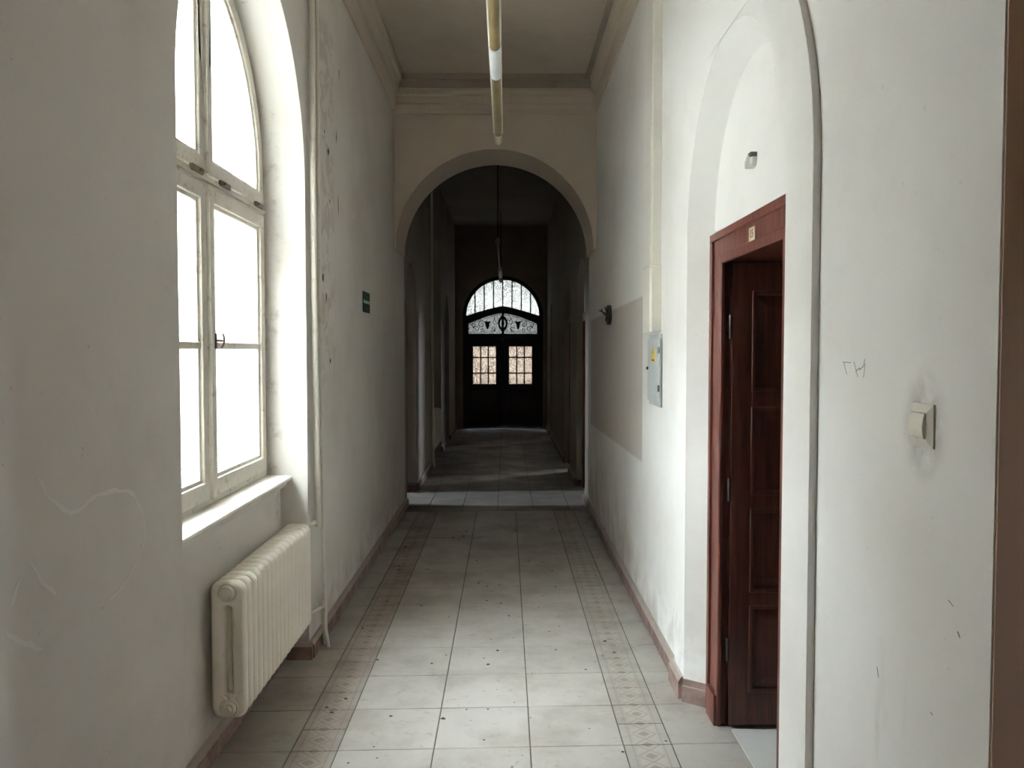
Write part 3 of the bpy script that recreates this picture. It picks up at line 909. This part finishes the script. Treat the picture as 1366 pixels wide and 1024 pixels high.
# ------------------------------------------------------------------ red-brown door on the right
dr = empty('door_1', (0.945, 3.25, 0), 'red-brown panelled wooden door standing open in the arched niche', 'door', kind='structure')
O0, O1, OZ = 2.80, 3.70, 2.05         # clear opening
C0, C1, CZ = 2.652, 3.846, 2.166
n_ = lambda a, b, z: [(a, 0.0), (a, z), (b, z), (b, 0.0)]
XD = 0.945


def casing(a, b, z, w_, x0, x1, name, mat='wood'):
    return plate_obj(name, [n_(a, b, z) + n_(a + w_, b - w_, z - w_)[::-1]], 'x', x0, x1, M[mat], dr, 0.004)


casing(C0, C1, CZ, 0.034, XD - 0.026, XD + 0.002, 'casing_outer_moulding')
plate_obj('casing_face', [n_(C0 + 0.032, C1 - 0.032, CZ - 0.032) + n_(O0 + 0.025, O1 - 0.025, OZ - 0.01)[::-1]], 'x', XD - 0.014, XD + 0.002, M['wood'], dr, 0.003)
plate_obj('casing_inner_moulding', [n_(O0 + 0.002, O1 - 0.002, OZ + 0.014) + n_(O0 + 0.045, O1 - 0.045, OZ - 0.028)[::-1]], 'x', XD - 0.022, XD + 0.0, M['wood'], dr, 0.006)
plate_obj('jamb_lining', [n_(2.767, 3.733, 2.059) + n_(O0 + 0.022, O1 - 0.022, OZ - 0.015)[::-1]], 'x', XD + 0.0, 1.415, M['wood'], dr, 0.002)
# plinth block at the foot of the casing
box_obj('plinth_block', XD - 0.034, XD + 0.0, 3.662, 3.800, 0.0, 0.135, M['wood'], dr, 0.004)
# leaf, swung into the room, hinged at the far jamb
LY0, LY1 = 3.630, 3.672
leafx0, leafx1 = 0.968, 1.86
leaf = box_obj('door_leaf', leafx0, leafx1, LY0 + 0.010, LY1 - 0.010, 0.018, 2.02, M['wood_dark'], dr, 0.002)
rails = [(0.018, 0.165), (0.545, 0.605), (0.965, 1.03), (1.405, 1.475), (1.90, 2.02)]
bm = bmesh.new()
for a, b in rails:
    bx(bm, leafx0, leafx1, LY0, LY1, a, b, 0.003)
bx(bm, leafx0, leafx0 + 0.088, LY0 - 0.0005, LY1 + 0.0005, 0.018, 2.02, 0.003)
bx(bm, leafx1 - 0.088, leafx1, LY0 - 0.0005, LY1 + 0.0005, 0.018, 2.02, 0.003)
mesh_obj('leaf_frame', bm, M['wood_dark'], dr)
for (a, b), (c_, d_) in zip(rails, rails[1:]):
    bm = bmesh.new()
    x0_, x1_ = leafx0 + 0.088, leafx1 - 0.088
    # raised field with sloping margins and a moulding ledge
    vs0 = [bm.verts.new((x, LY0 + 0.010, z)) for x, z in rect(x0_ + 0.01, x1_ - 0.01, b + 0.01, c_ - 0.01)]
    vs1 = [bm.verts.new((x, LY0 + 0.002, z)) for x, z in rect(x0_ + 0.06, x1_ - 0.06, b + 0.06, c_ - 0.06)]
    bm.faces.new(vs1)
    for i in range(4):
        bm.faces.new((vs0[i], vs0[(i + 1) % 4], vs1[(i + 1) % 4], vs1[i]))
    mesh_obj('panel', bm, M['wood_dark'], dr, 0)
    plate_obj('panel_moulding', [rect(x0_ - 0.004, x1_ + 0.004, b - 0.004, c_ + 0.004), rect(x0_ + 0.016, x1_ - 0.016, b + 0.016, c_ - 0.016)], 'y', LY0 - 0.006, LY0 + 0.011, M['wood_dark'], dr, 0.005)
for z in (0.35, 1.05, 1.75):
    tube_obj('hinge', [(0.963, LY0 + 0.006, z - 0.05), (0.963, LY0 + 0.006, z + 0.05)], 0.008, M['iron'], dr)
# threshold strip
box_obj('threshold', 0.98, 1.42, 2.83, 3.62, -0.002, 0.006, M['roomfloor'], dr, 0.002)


def text_mesh(name, s, size, loc, rot, mat, parent, depth=0.0006):
    cu = bpy.data.curves.new(name, 'FONT'); cu.body = s; cu.size = size; cu.extrude = depth
    cu.align_x = 'CENTER'; cu.align_y = 'CENTER'
    tmp = bpy.data.objects.new(name, cu); COL.objects.link(tmp)
    bpy.context.view_layer.update()
    me = bpy.data.meshes.new_from_object(tmp.evaluated_get(bpy.context.evaluated_depsgraph_get()))
    bpy.data.objects.remove(tmp); bpy.data.curves.remove(cu)
    me.materials.clear(); me.materials.append(mat)
    o = bpy.data.objects.new(name, me); COL.objects.link(o)
    o.parent = parent
    o.location = Vector(loc) - (Vector(parent.location) if parent else Vector())
    o.rotation_euler = rot
    return o


# number plate on the casing head
npx = XD - 0.018
np_ = plate_obj('number_plate', [rrect(3.215, 2.088, 0.075, 0.052, 0.004)], 'x', npx, npx + 0.004, M['plate'])
tag(np_, 'small cream number plate reading 15 on the door casing head', 'number plate')
text_mesh('plate_number', '15', 0.046, (npx - 0.0008, 3.215, 2.088), (H, 0, -H), M['plateink'], np_)

# ------------------------------------------------------------------ other doors past the arch
def side_door(name, side, a, b, h, label, open_leaf):
    """dark brown casing and leaf in a shallow niche; side -1 left wall, +1 right wall"""
    xp = -1.20 if side < 0 else XTY
    s = -side
    d = empty(name, (xp, (a + b) / 2, 0), label, 'door', kind='structure')
    def xs(u, v): return sorted((xp + s * u, xp + s * v))
    plate_obj('casing', [n_(a - 0.055, b + 0.055, h + 0.09) + n_(a + 0.005, b - 0.005, h - 0.005)[::-1]], 'x', *xs(0.05 if side < 0 else 0.03, -0.002), M['wood'], d, 0.004)
    plate_obj('jamb_lining', [n_(a + 0.001, b - 0.001, h - 0.001) + n_(a + 0.03, b - 0.03, h - 0.03)[::-1]], 'x', *xs(0.0, -0.30), M['wood'], d)
    if open_leaf:
        x0_, x1_ = xs(-0.06, -0.06 - (b - a - 0.07))
        y0_, y1_ = (b - 0.075, b - 0.035) if open_leaf > 0 else (a + 0.035, a + 0.075)
        bm = bmesh.new(); bx(bm, x0_, x1_, y0_, y1_, 0.012, h - 0.04, 0.003)
        mesh_obj('door_leaf', bm, M['wood'], d)
        for k in range(3):
            z0_ = 0.2 + k * 0.6
            box_obj('panel', x0_ + 0.1, x1_ - 0.1, y0_ - 0.006, y1_ + 0.006, z0_, z0_ + 0.46, M['wood'], d, 0.005)
    else:
        x0_, x1_ = xs(-0.05, -0.09)
        box_obj('door_leaf', x0_, x1_, a + 0.033, b - 0.033, 0.012, h - 0.033, M['wood'], d, 0.003)
        for k in range(3):
            z0_ = 0.2 + k * 0.6
            box_obj('panel', x0_ - 0.006, x1_ + 0.006, a + 0.14, b - 0.14, z0_, z0_ + 0.46, M['wood'], d, 0.005)
    return d


side_door('door_3', -1, 9.06, 9.83, 2.0, 'dark brown doorway with open leaf on the left just past the arch', 1)
side_door('door_4', 1, 9.36, 10.14, 2.0, 'closed dark brown door in the right niche just past the arch', 0)
side_door('door_5', 1, 11.5, 12.3, 2.05, 'dark open doorway midway along the far right wall', 1)
side_door('door_6', 1, 15.8, 16.4, 2.05, 'dark open doorway on the right nearest the entrance doors', -1)

# ------------------------------------------------------------------ entrance doors at the far end
ed = empty('door_2', (EC, 17.74, 0), 'blue-black arched double entrance door with gridded panes and fanlight', 'door', kind='structure')
YD = 17.72
CX = -0.067
RG = 0.760


def fan_low(x):
    u = min(1.0, abs(x - CX) / RG)
    return 2.569 - 0.205 * u ** 1.25


# arched frame
plate_obj('door_frame', [arch(EC, ER - 0.002, ES, 0.0, 36) + ([(EC + 0.795, 0.0), (EC + 0.795, 2.0)] + [(CX + RG * math.cos(math.pi * k / 36), ES + RG * math.sin(math.pi * k / 36)) for k in range(37)] + [(EC - 0.795, 2.0), (EC - 0.795, 0.0)])], 'y', YD - 0.03, YD + 0.06, M['blackdoor'], ed)
# peaked transom between fanlight and lower lights
xs_ = [CX - RG - 0.02 + (2 * RG + 0.04) * k / 40 for k in range(41)]


def tym_top(x):
    u = min(1.0, abs(x - CX) / 0.713)
    return 2.420 - 0.222 * u ** 1.55


top = [(x, fan_low(x)) for x in xs_]
lowx = [CX - 0.80] + [CX - 0.713 + 1.426 * k / 40 for k in range(41)] + [CX + 0.80]
low = [(lowx[-1], 2.19)] + [(x, tym_top(x)) for x in lowx[1:-1][::-1]] + [(lowx[0], 2.19)]
plate_obj('peaked_transom', [top + low], 'y', YD - 0.02, YD + 0.05, M['blackdoor'], ed)
bars = [CX + 0.1925 * k for k in range(-3, 4)]
for x in bars:
    zt = ES + math.sqrt(RG ** 2 - (x - CX) ** 2)
    box_obj('fanlight_bar', x - 0.011, x + 0.011, YD - 0.012, YD + 0.03, fan_low(x) - 0.01, zt + 0.01, M['blackdoor'], ed)
edges = [CX - RG - 0.006] + bars + [CX + RG + 0.006]
for a, b in zip(edges, edges[1:]):
    xx = [a + (b - a) * k / 24 for k in range(25)]
    up = [(x, max(fan_low(x) + 0.002, ES + math.sqrt(max(0, (RG + 0.008) ** 2 - (x - CX) ** 2)))) for x in xx]
    dn = [(x, fan_low(x) - 0.004) for x in xx]
    plate_obj('fanlight_pane', [dn + up[::-1]], 'y', YD + 0.008, YD + 0.013, M['rolled'], ed)
# side stiles of the lower light, transom rail with drip ledge
for s in (-1, 1):
    box_obj('transom_stile', *sorted((CX + s * 0.713, CX + s * 0.80)), YD - 0.02, YD + 0.05, 1.95, 2.21, M['blackdoor'], ed)
bm = bmesh.new()
bx(bm, EC - 0.80, EC + 0.80, YD - 0.03, YD + 0.05, 1.868, 1.994, 0.004)
bx(bm, EC - 0.74, EC + 0.74, YD - 0.055, YD + 0.0, 1.875, 1.895, 0.006)
mesh_obj('transom_rail', bm, M['blackdoor'], ed)
box_obj('transom_post', CX - 0.022, CX + 0.022, YD - 0.025, YD + 0.05, 1.98, 2.45, M['blackdoor'], ed, 0.004)
el = lambda a, b, n=28: [(CX + a * math.sin(2 * math.pi * k / n) * (1 - 0.25 * abs(math.cos(2 * math.pi * k / n)) ** 3), 2.205 + b * math.cos(2 * math.pi * k / n)) for k in range(n)]
plate_obj('eye_ornament', [el(0.098, 0.165), el(0.062, 0.10)], 'y', YD - 0.035, YD + 0.02, M['blackdoor'], ed)
bm = bmesh.new()
tube(bm, [(CX, YD - 0.02, 2.06), (CX, YD - 0.028, 2.15), (CX, YD - 0.03, 2.21), (CX, YD - 0.028, 2.26), (CX, YD - 0.02, 2.35)], [0.016, 0.022, 0.034, 0.022, 0.016], 12)
mesh_obj('baluster', bm, M['blackdoor'], ed, 50)


def spiral(cx, cz, r0, turns, a0, sgn, n=26):
    p = []
    for k in range(n + 1):
        q = a0 + sgn * turns * 2 * math.pi * k / n
        r = r0 * (1 - 0.85 * k / n)
        p.append((cx + r * math.cos(q), YD - 0.006, cz + r * math.sin(q)))
    return p


for s in (-1, 1):
    xx = [CX + s * (0.022 + 0.71 * k / 16) for k in range(17)]
    plate_obj('ornate_pane', [[(x, 1.99) for x in xx] + [(x, tym_top(x) + 0.004) for x in xx[::-1]]], 'y', YD + 0.008, YD + 0.013, M['rolled_grey'], ed)
    tx = CX + s * 0.318
    tul = [(-0.068, 0.065), (-0.052, 0.075), (0.052, 0.075), (0.068, 0.065), (0.04, 0.045), (0.03, -0.02), (0.012, -0.062), (0.0, -0.075), (-0.012, -0.062), (-0.03, -0.02), (-0.04, 0.045)]
    plate_obj('tulip_ornament', [[(tx + u * 1.15, 2.165 + v * 1.15) for u, v in tul]], 'y', YD - 0.014, YD + 0.004, M['blackdoor'], ed)
    bm = bmesh.new()
    for (u, z, r, tn, a0, sg) in ((0.16, 2.25, 0.075, 1.4, 2.2, 1), (0.20, 2.10, 0.06, 1.3, -0.6, -1), (0.44, 2.19, 0.085, 1.5, 3.3, -1), (0.55, 2.09, 0.06, 1.3, 0.5, 1), (0.60, 2.17, 0.05, 1.2, 2.0, -1), (0.42, 2.07, 0.045, 1.2, 4.0, 1)):
        pts = spiral(0, z, r, tn, a0, sg)
        tube(bm, [(CX + s * (u + p[0]), p[1], p[2]) for p in pts], 0.0065, 6)
    tube(bm, [(CX + s * u, YD - 0.006, 2.025) for u in (0.05, 0.30, 0.69)], 0.004, 6)
    tube(bm, [(CX + s * u, YD - 0.006, tym_top(CX + s * u) - 0.03) for u in (0.06, 0.2, 0.35, 0.5, 0.6, 0.68)], 0.004, 6)
    for u, z in ((0.17, 2.07), (0.17, 2.32), (0.615, 2.13)):
        tube(bm, [(CX + s * u, YD - 0.008, z - 0.025), (CX + s * u, YD - 0.008, z), (CX + s * (u + 0.005), YD - 0.008, z + 0.02)], [0.006, 0.014, 0.004], 8)
    mesh_obj('scroll_grille', bm, M['iron'], ed, 60)
# leaves
zr = [0.946, 1.176, 1.503, 1.728]
for (x0_, x1_, g0, g1) in ((EC - 0.795, CX - 0.002, -0.687, -0.211), (CX + 0.002, EC + 0.795, 0.063, 0.540)):
    lf = plate_obj('door_leaf', [rect(x0_, x1_, 0.008, 1.868), rect(g0, g1, zr[0], zr[-1])], 'y', YD - 0.02, YD + 0.03, M['blackdoor'], ed, 0.003)
    dx = (g1 - g0) / 3
    for k in (1, 2):
        box_obj('glazing_bar', g0 + dx * k - 0.012, g0 + dx * k + 0.012, YD - 0.012, YD + 0.02, zr[0], zr[-1], M['blackdoor'], ed)
        box_obj('glazing_bar', g0, g1, YD - 0.011, YD + 0.019, zr[k] - 0.012, zr[k] + 0.012, M['blackdoor'], ed)
    for k in range(3):
        for j in range(3):
            plate_obj('pane', [rect(g0 + dx * k, g0 + dx * (k + 1), zr[j], zr[j + 1])], 'y', YD + 0.002, YD + 0.007, M['rolled_warm'] if j < 2 else M['rolled_warm'], ed)
    plate_obj('glazing_surround', [rect(g0 - 0.03, g1 + 0.03, zr[0] - 0.03, zr[-1] + 0.03), rect(g0 - 0.002, g1 + 0.002, zr[0] - 0.002, zr[-1] + 0.002)], 'y', YD - 0.034, YD - 0.018, M['blackdoor'], ed, 0.005)
    for a, b in ((0.16, 0.80),):
        box_obj('raised_panel', g0 - 0.01, g1 + 0.01, YD - 0.036, YD - 0.015, a, b, M['blackdoor'], ed, 0.012)
box_obj('meeting_strip', CX - 0.022, CX + 0.022, YD - 0.038, YD - 0.018, 0.02, 1.866, M['blackdoor'], ed, 0.006)
bm = bmesh.new()
tube(bm, [(CX + 0.05, YD - 0.02, 1.05), (CX + 0.05, YD - 0.07, 1.05), (CX + 0.15, YD - 0.075, 1.045)], 0.009)
mesh_obj('door_handle', bm, M['brass'], ed, 50)
box_obj('light_stop_sill', EC - 0.795, EC + 0.795, YD - 0.01, YD + 0.06, -0.003, 0.0055, M['iron'], ed)  # sill added to hold back light through the gap under the leaves
tag(box_obj('ground_step', EC - 0.9, EC + 0.9, 18.1, 20.5, -0.12, -0.004, M['ground']), 'pale stone landing outside the entrance doors', 'landing', kind='structure')

# ------------------------------------------------------------------ fittings on the walls
# exit sign, left wall
sg = plate_obj('exit_sign', [rrect(6.42, 2.010, 0.30, 0.152, 0.004)], 'x', XL, XL + 0.005, M['green'])
tag(sg, 'small dark green escape sign with a pale stripe on the left wall', 'sign')
plate_obj('pale_stripe', [rect(6.282, 6.56, 2.0, 2.022)], 'x', XL + 0.005, XL + 0.0062, M['signpale'], sg)

# cable duct, right wall
du = empty('cable_duct', (0.86, 4.80, 1.75), 'cream surface cable duct running up the right wall to the ceiling', 'duct')
plate_obj('trunking', [[(0.86, 4.722), (0.812, 4.722), (0.805, 4.730), (0.805, 4.890), (0.812, 4.898), (0.86, 4.898)]], 'z', 2.10, 3.90, M['duct'], du, 0.002)
plate_obj('trunking_seam', [[(0.808, 4.755), (0.8035, 4.755), (0.8035, 4.762), (0.808, 4.762)]], 'z', 2.12, 3.90, M['duct'], du)
plate_obj('lower_cover', [[(0.86, 4.705), (0.806, 4.705), (0.795, 4.716), (0.795, 4.905), (0.806, 4.916), (0.86, 4.916)]], 'z', 1.752, 2.115, M['duct'], du, 0.003)
plate_obj('cover_lip', [[(0.86, 4.700), (0.802, 4.700), (0.791, 4.712), (0.791, 4.910), (0.802, 4.921), (0.86, 4.921)]], 'z', 2.112, 2.124, M['duct'], du, 0.002)

# grey electrical cabinet
cb = empty('fuse_box', (0.86, 4.84, 1.34), 'shallow grey metal fuse cabinet with yellow warning sticker under the duct', 'fuse box')
box_obj('body', 0.846, 0.862, 4.66, 5.01, 1.335, 1.742, M['greybox'], cb, 0.002)
box_obj('door', 0.838, 0.847, 4.648, 5.022, 1.358, 1.715, M['greybox'], cb, 0.003)
for z in (1.44, 1.65):
    tube_obj('hinge', [(0.838, 4.652, z - 0.018), (0.838, 4.652, z + 0.018)], 0.006, M['iron'], cb)
tube_obj('latch', [(0.8385, 5.0, 1.545), (0.828, 5.0, 1.545)], 0.009, M['iron'], cb)
st = plate_obj('warning_sticker', [[(4.885, 1.585), (4.775, 1.585), (4.775, 1.622), (4.83, 1.682), (4.885, 1.622)]], 'x', 0.8375, 0.8385, M['yellow'], cb)
bolt = [(4.838, 1.662), (4.842, 1.635), (4.833, 1.637), (4.828, 1.607), (4.822, 1.640), (4.831, 1.638)]
o = plate_obj('lightning_bolt', [bolt], 'x', 0.8368, 0.8376, M['black'])
o.parent = st; o.location = -Vector(cb.location)
o = plate_obj('text_bar', [rect(4.79, 4.87, 1.590, 1.598)], 'x', 0.8368, 0.8376, M['black'])
o.parent = st; o.location = -Vector(cb.location)

# open junction ring with stub wires
jb = empty('junction_box', (0.86, 7.02, 1.94), 'old open junction ring with loose wire stubs on the right wall', 'junction box')
n = 24
ring = lambda r1, r2: [(7.0 + r1 * math.cos(2 * math.pi * k / n), 1.94 + r2 * math.sin(2 * math.pi * k / n)) for k in range(n)]
plate_obj('ring', [ring(0.105, 0.082), ring(0.085, 0.066)], 'x', 0.832, 0.861, M['iron'], jb, 0.002)
plate_obj('back_plate', [ring(0.086, 0.067)], 'x', 0.852, 0.8605, M['porcelain'], jb)
bm = bmesh.new()
tube(bm, [(0.855, 7.05, 1.95), (0.825, 7.06, 1.955), (0.80, 7.12, 1.975), (0.785, 7.16, 1.985)], 0.005, 7)
tube(bm, [(0.855, 7.06, 1.93), (0.82, 7.07, 1.945), (0.80, 7.10, 1.98), (0.80, 7.11, 1.995)], 0.005, 7)
tube(bm, [(0.855, 7.03, 1.96), (0.83, 7.02, 1.975), (0.815, 7.02, 2.005)], 0.005, 7)
tube(bm, [(0.855, 7.05, 1.93), (0.83, 7.06, 1.91), (0.835, 7.07, 1.89)], 0.008, 7)
mesh_obj('wire_stubs', bm, M['wire'], jb, 60)

# rocker switch
sw = empty('light_switch', (0.86, 1.735, 1.495), 'grubby ivory rocker light switch on the right wall near the corner', 'switch')
bm = bmesh.new()
y0_, y1_, z0_, z1_ = 1.689, 1.781, 1.451, 1.541
A_ = [bm.verts.new((0.86, y, z)) for y, z in rect(y0_, y1_, z0_, z1_)]
B_ = [bm.verts.new((0.8560, y, z)) for y, z in rect(y0_ + 0.001, y1_ - 0.001, z0_ + 0.001, z1_ - 0.001)]
C_ = [bm.verts.new((0.8500, y, z)) for y, z in rect(y0_ + 0.016, y1_ - 0.012, z0_ + 0.015, z1_ - 0.017)]
bm.faces.new(C_); bm.faces.new(A_)
for P, Q in ((A_, B_), (B_, C_)):
    for i in range(4):
        bm.faces.new((P[i], P[(i + 1) % 4], Q[(i + 1) % 4], Q[i]))
mesh_obj('switch_plate', bm, M['switch'], sw, 0)
rk = [(0.852, 1.470), (0.8455, 1.470), (0.8430, 1.482), (0.8420, 1.496), (0.8448, 1.512), (0.8480, 1.522), (0.852, 1.522)]
plate_obj('rocker', [rk], 'y', 1.708, 1.768, M['switch'], sw, 0.0015)

# small porcelain lamp holder in the arch field
lh = empty('lamp_holder', (XD, 3.245, 2.375), 'small grubby wall fitting above the red-brown door', 'fitting')
bm = bmesh.new(); tube(bm, [(XD, 3.245, 2.372), (XD - 0.018, 3.245, 2.372), (XD - 0.024, 3.245, 2.372)], [0.030, 0.029, 0.020], 18)
mesh_obj('base', bm, M['porcelain'], lh, 40)
bm = bmesh.new(); tube(bm, [(XD - 0.016, 3.245, 2.388), (XD - 0.018, 3.25, 2.36), (XD - 0.018, 3.25, 2.342)], [0.014, 0.021, 0.019], 14)
mesh_obj('socket', bm, M['porcelain'], lh, 40)
box_obj('terminal_block', XD - 0.026, XD, 3.215, 3.252, 2.378, 2.396, M['iron'], lh, 0.003)

# ------------------------------------------------------------------ marks on the walls
def ribbon(bm, pts, w_, x, s):
    """thin stroke lying on a wall plane; pts are (y, z)"""
    P = [Vector((p[0], p[1])) for p in pts]
    A, B = [], []
    for i, p in enumerate(P):
        d = (P[min(i + 1, len(P) - 1)] - P[max(i - 1, 0)]).normalized()
        nrm = Vector((-d.y, d.x)) * w_ * (0.5 if 0 < i < len(P) - 1 else 0.25) * random.uniform(0.6, 1.3)
        A.append((p + nrm)); B.append((p - nrm))
    plate(bm, [[tuple(v) for v in A] + [tuple(v) for v in B[::-1]]], 'x', x, x + s * 0.0006)


pencil = [[(2.16, 1.62), (2.112, 1.619)], [(2.155, 1.62), (2.134, 1.589)], [(2.092, 1.622), (2.067, 1.585)], [(2.082, 1.597), (2.058, 1.607), (2.053, 1.603)],
          [(2.058, 1.601), (2.035, 1.612), (2.028, 1.629)], [(2.026, 1.619), (2.034, 1.584)]]
bm = bmesh.new()
for L in pencil: ribbon(bm, L, 0.0022, XR, -1)
mesh_obj('pencil_scribble', bm, M['pencil'], wr, 0)
for L, w_ in (([(1.626, 1.165), (1.607, 1.158)], 0.003), ([(1.59, 1.115), (1.581, 1.106)], 0.005), ([(1.934, 0.917), (1.925, 0.896)], 0.003), ([(1.685, 0.918), (1.677, 0.915)], 0.004)):
    bm = bmesh.new(); ribbon(bm, L, w_, XR, -1)
    mesh_obj('scuff_mark', bm, M['pencil'], wr, 0)
for L in ([(2.15, 1.505), (2.175, 1.479), (2.215, 1.436), (2.249, 1.391)],
          [(1.912, 1.361), (1.942, 1.321), (2.008, 1.278), (2.051, 1.257), (2.098, 1.256), (2.157, 1.274), (2.24, 1.275), (2.353, 1.262), (2.406, 1.236)],
          [(2.406, 1.236), (2.469, 1.152), (2.459, 1.087), (2.38, 1.028), (2.296, 0.993), (2.229, 0.986)],
          [(1.871, 1.188), (1.918, 1.123), (1.974, 1.08)],
          [(1.775, 1.052), (1.837, 1.01), (1.912, 0.971)], [(1.836, 1.163), (1.798, 1.107)]):
    bm = bmesh.new()
    Q = []
    for i in range(len(L) - 1):
        for k in range(3):
            f = k / 3
            Q.append((L[i][0] * (1 - f) + L[i + 1][0] * f + random.uniform(-.004, .004), L[i][1] * (1 - f) + L[i + 1][1] * f + random.uniform(-.003, .003)))
    Q.append(L[-1])
    ribbon(bm, Q, 0.011, XL, 1)
    mesh_obj('limescale_line', bm, M['chalk'], wl, 0)
for (y, z, a, b) in ((4.82, 2.844, 0.022, 0.05), (4.995, 2.919, 0.015, 0.02), (5.095, 2.83, 0.045, 0.03), (5.339, 2.978, 0.014, 0.045), (5.439, 3.399, 0.012, 0.05),
                     (5.126, 2.54, 0.015, 0.02), (5.381, 2.567, 0.012, 0.085), (4.925, 2.067, 0.03, 0.035), (5.0, 1.96, 0.02, 0.06), (5.1, 1.585, 0.03, 0.02)):
    bm = bmesh.new()
    n = 9
    plate(bm, [[(y + a * random.uniform(0.35, 1.0) * math.cos(2 * math.pi * k / n), z + b * random.uniform(0.35, 1.0) * math.sin(2 * math.pi * k / n)) for k in range(n)]], 'x', XL, XL + 0.0008)
    mesh_obj('flaked_spot', bm, M['chip'], wl, 0)

# ------------------------------------------------------------------ crumbs on the floor
bm = bmesh.new()
for i in range(190):
    y = 2.6 + 6.0 * random.random() ** 1.1
    x = random.uniform(-0.95, 0.78)
    r = random.choice((0.003, 0.004, 0.006, 0.009, 0.014)) * random.uniform(0.7, 1.3)
    n = 6
    a0 = random.random() * 6
    el_ = random.uniform(0.4, 1)
    ring_ = [bm.verts.new((x + r * math.cos(a0 + k) * random.uniform(.6, 1.2), y + el_ * r * math.sin(a0 + k) * random.uniform(.6, 1.2), 0.0004)) for k in [2 * math.pi * q / n for q in range(n)]]
    tp = bm.verts.new((x, y, 0.0004 + r * 0.5))
    for k in range(n):
        bm.faces.new((ring_[k], ring_[(k + 1) % n], tp))
o = mesh_obj('floor_crumbs', bm, M['debris'], None, 0)
tag(o, 'scattered dark plaster crumbs and grit lying on the tile floor', 'debris', kind='stuff')
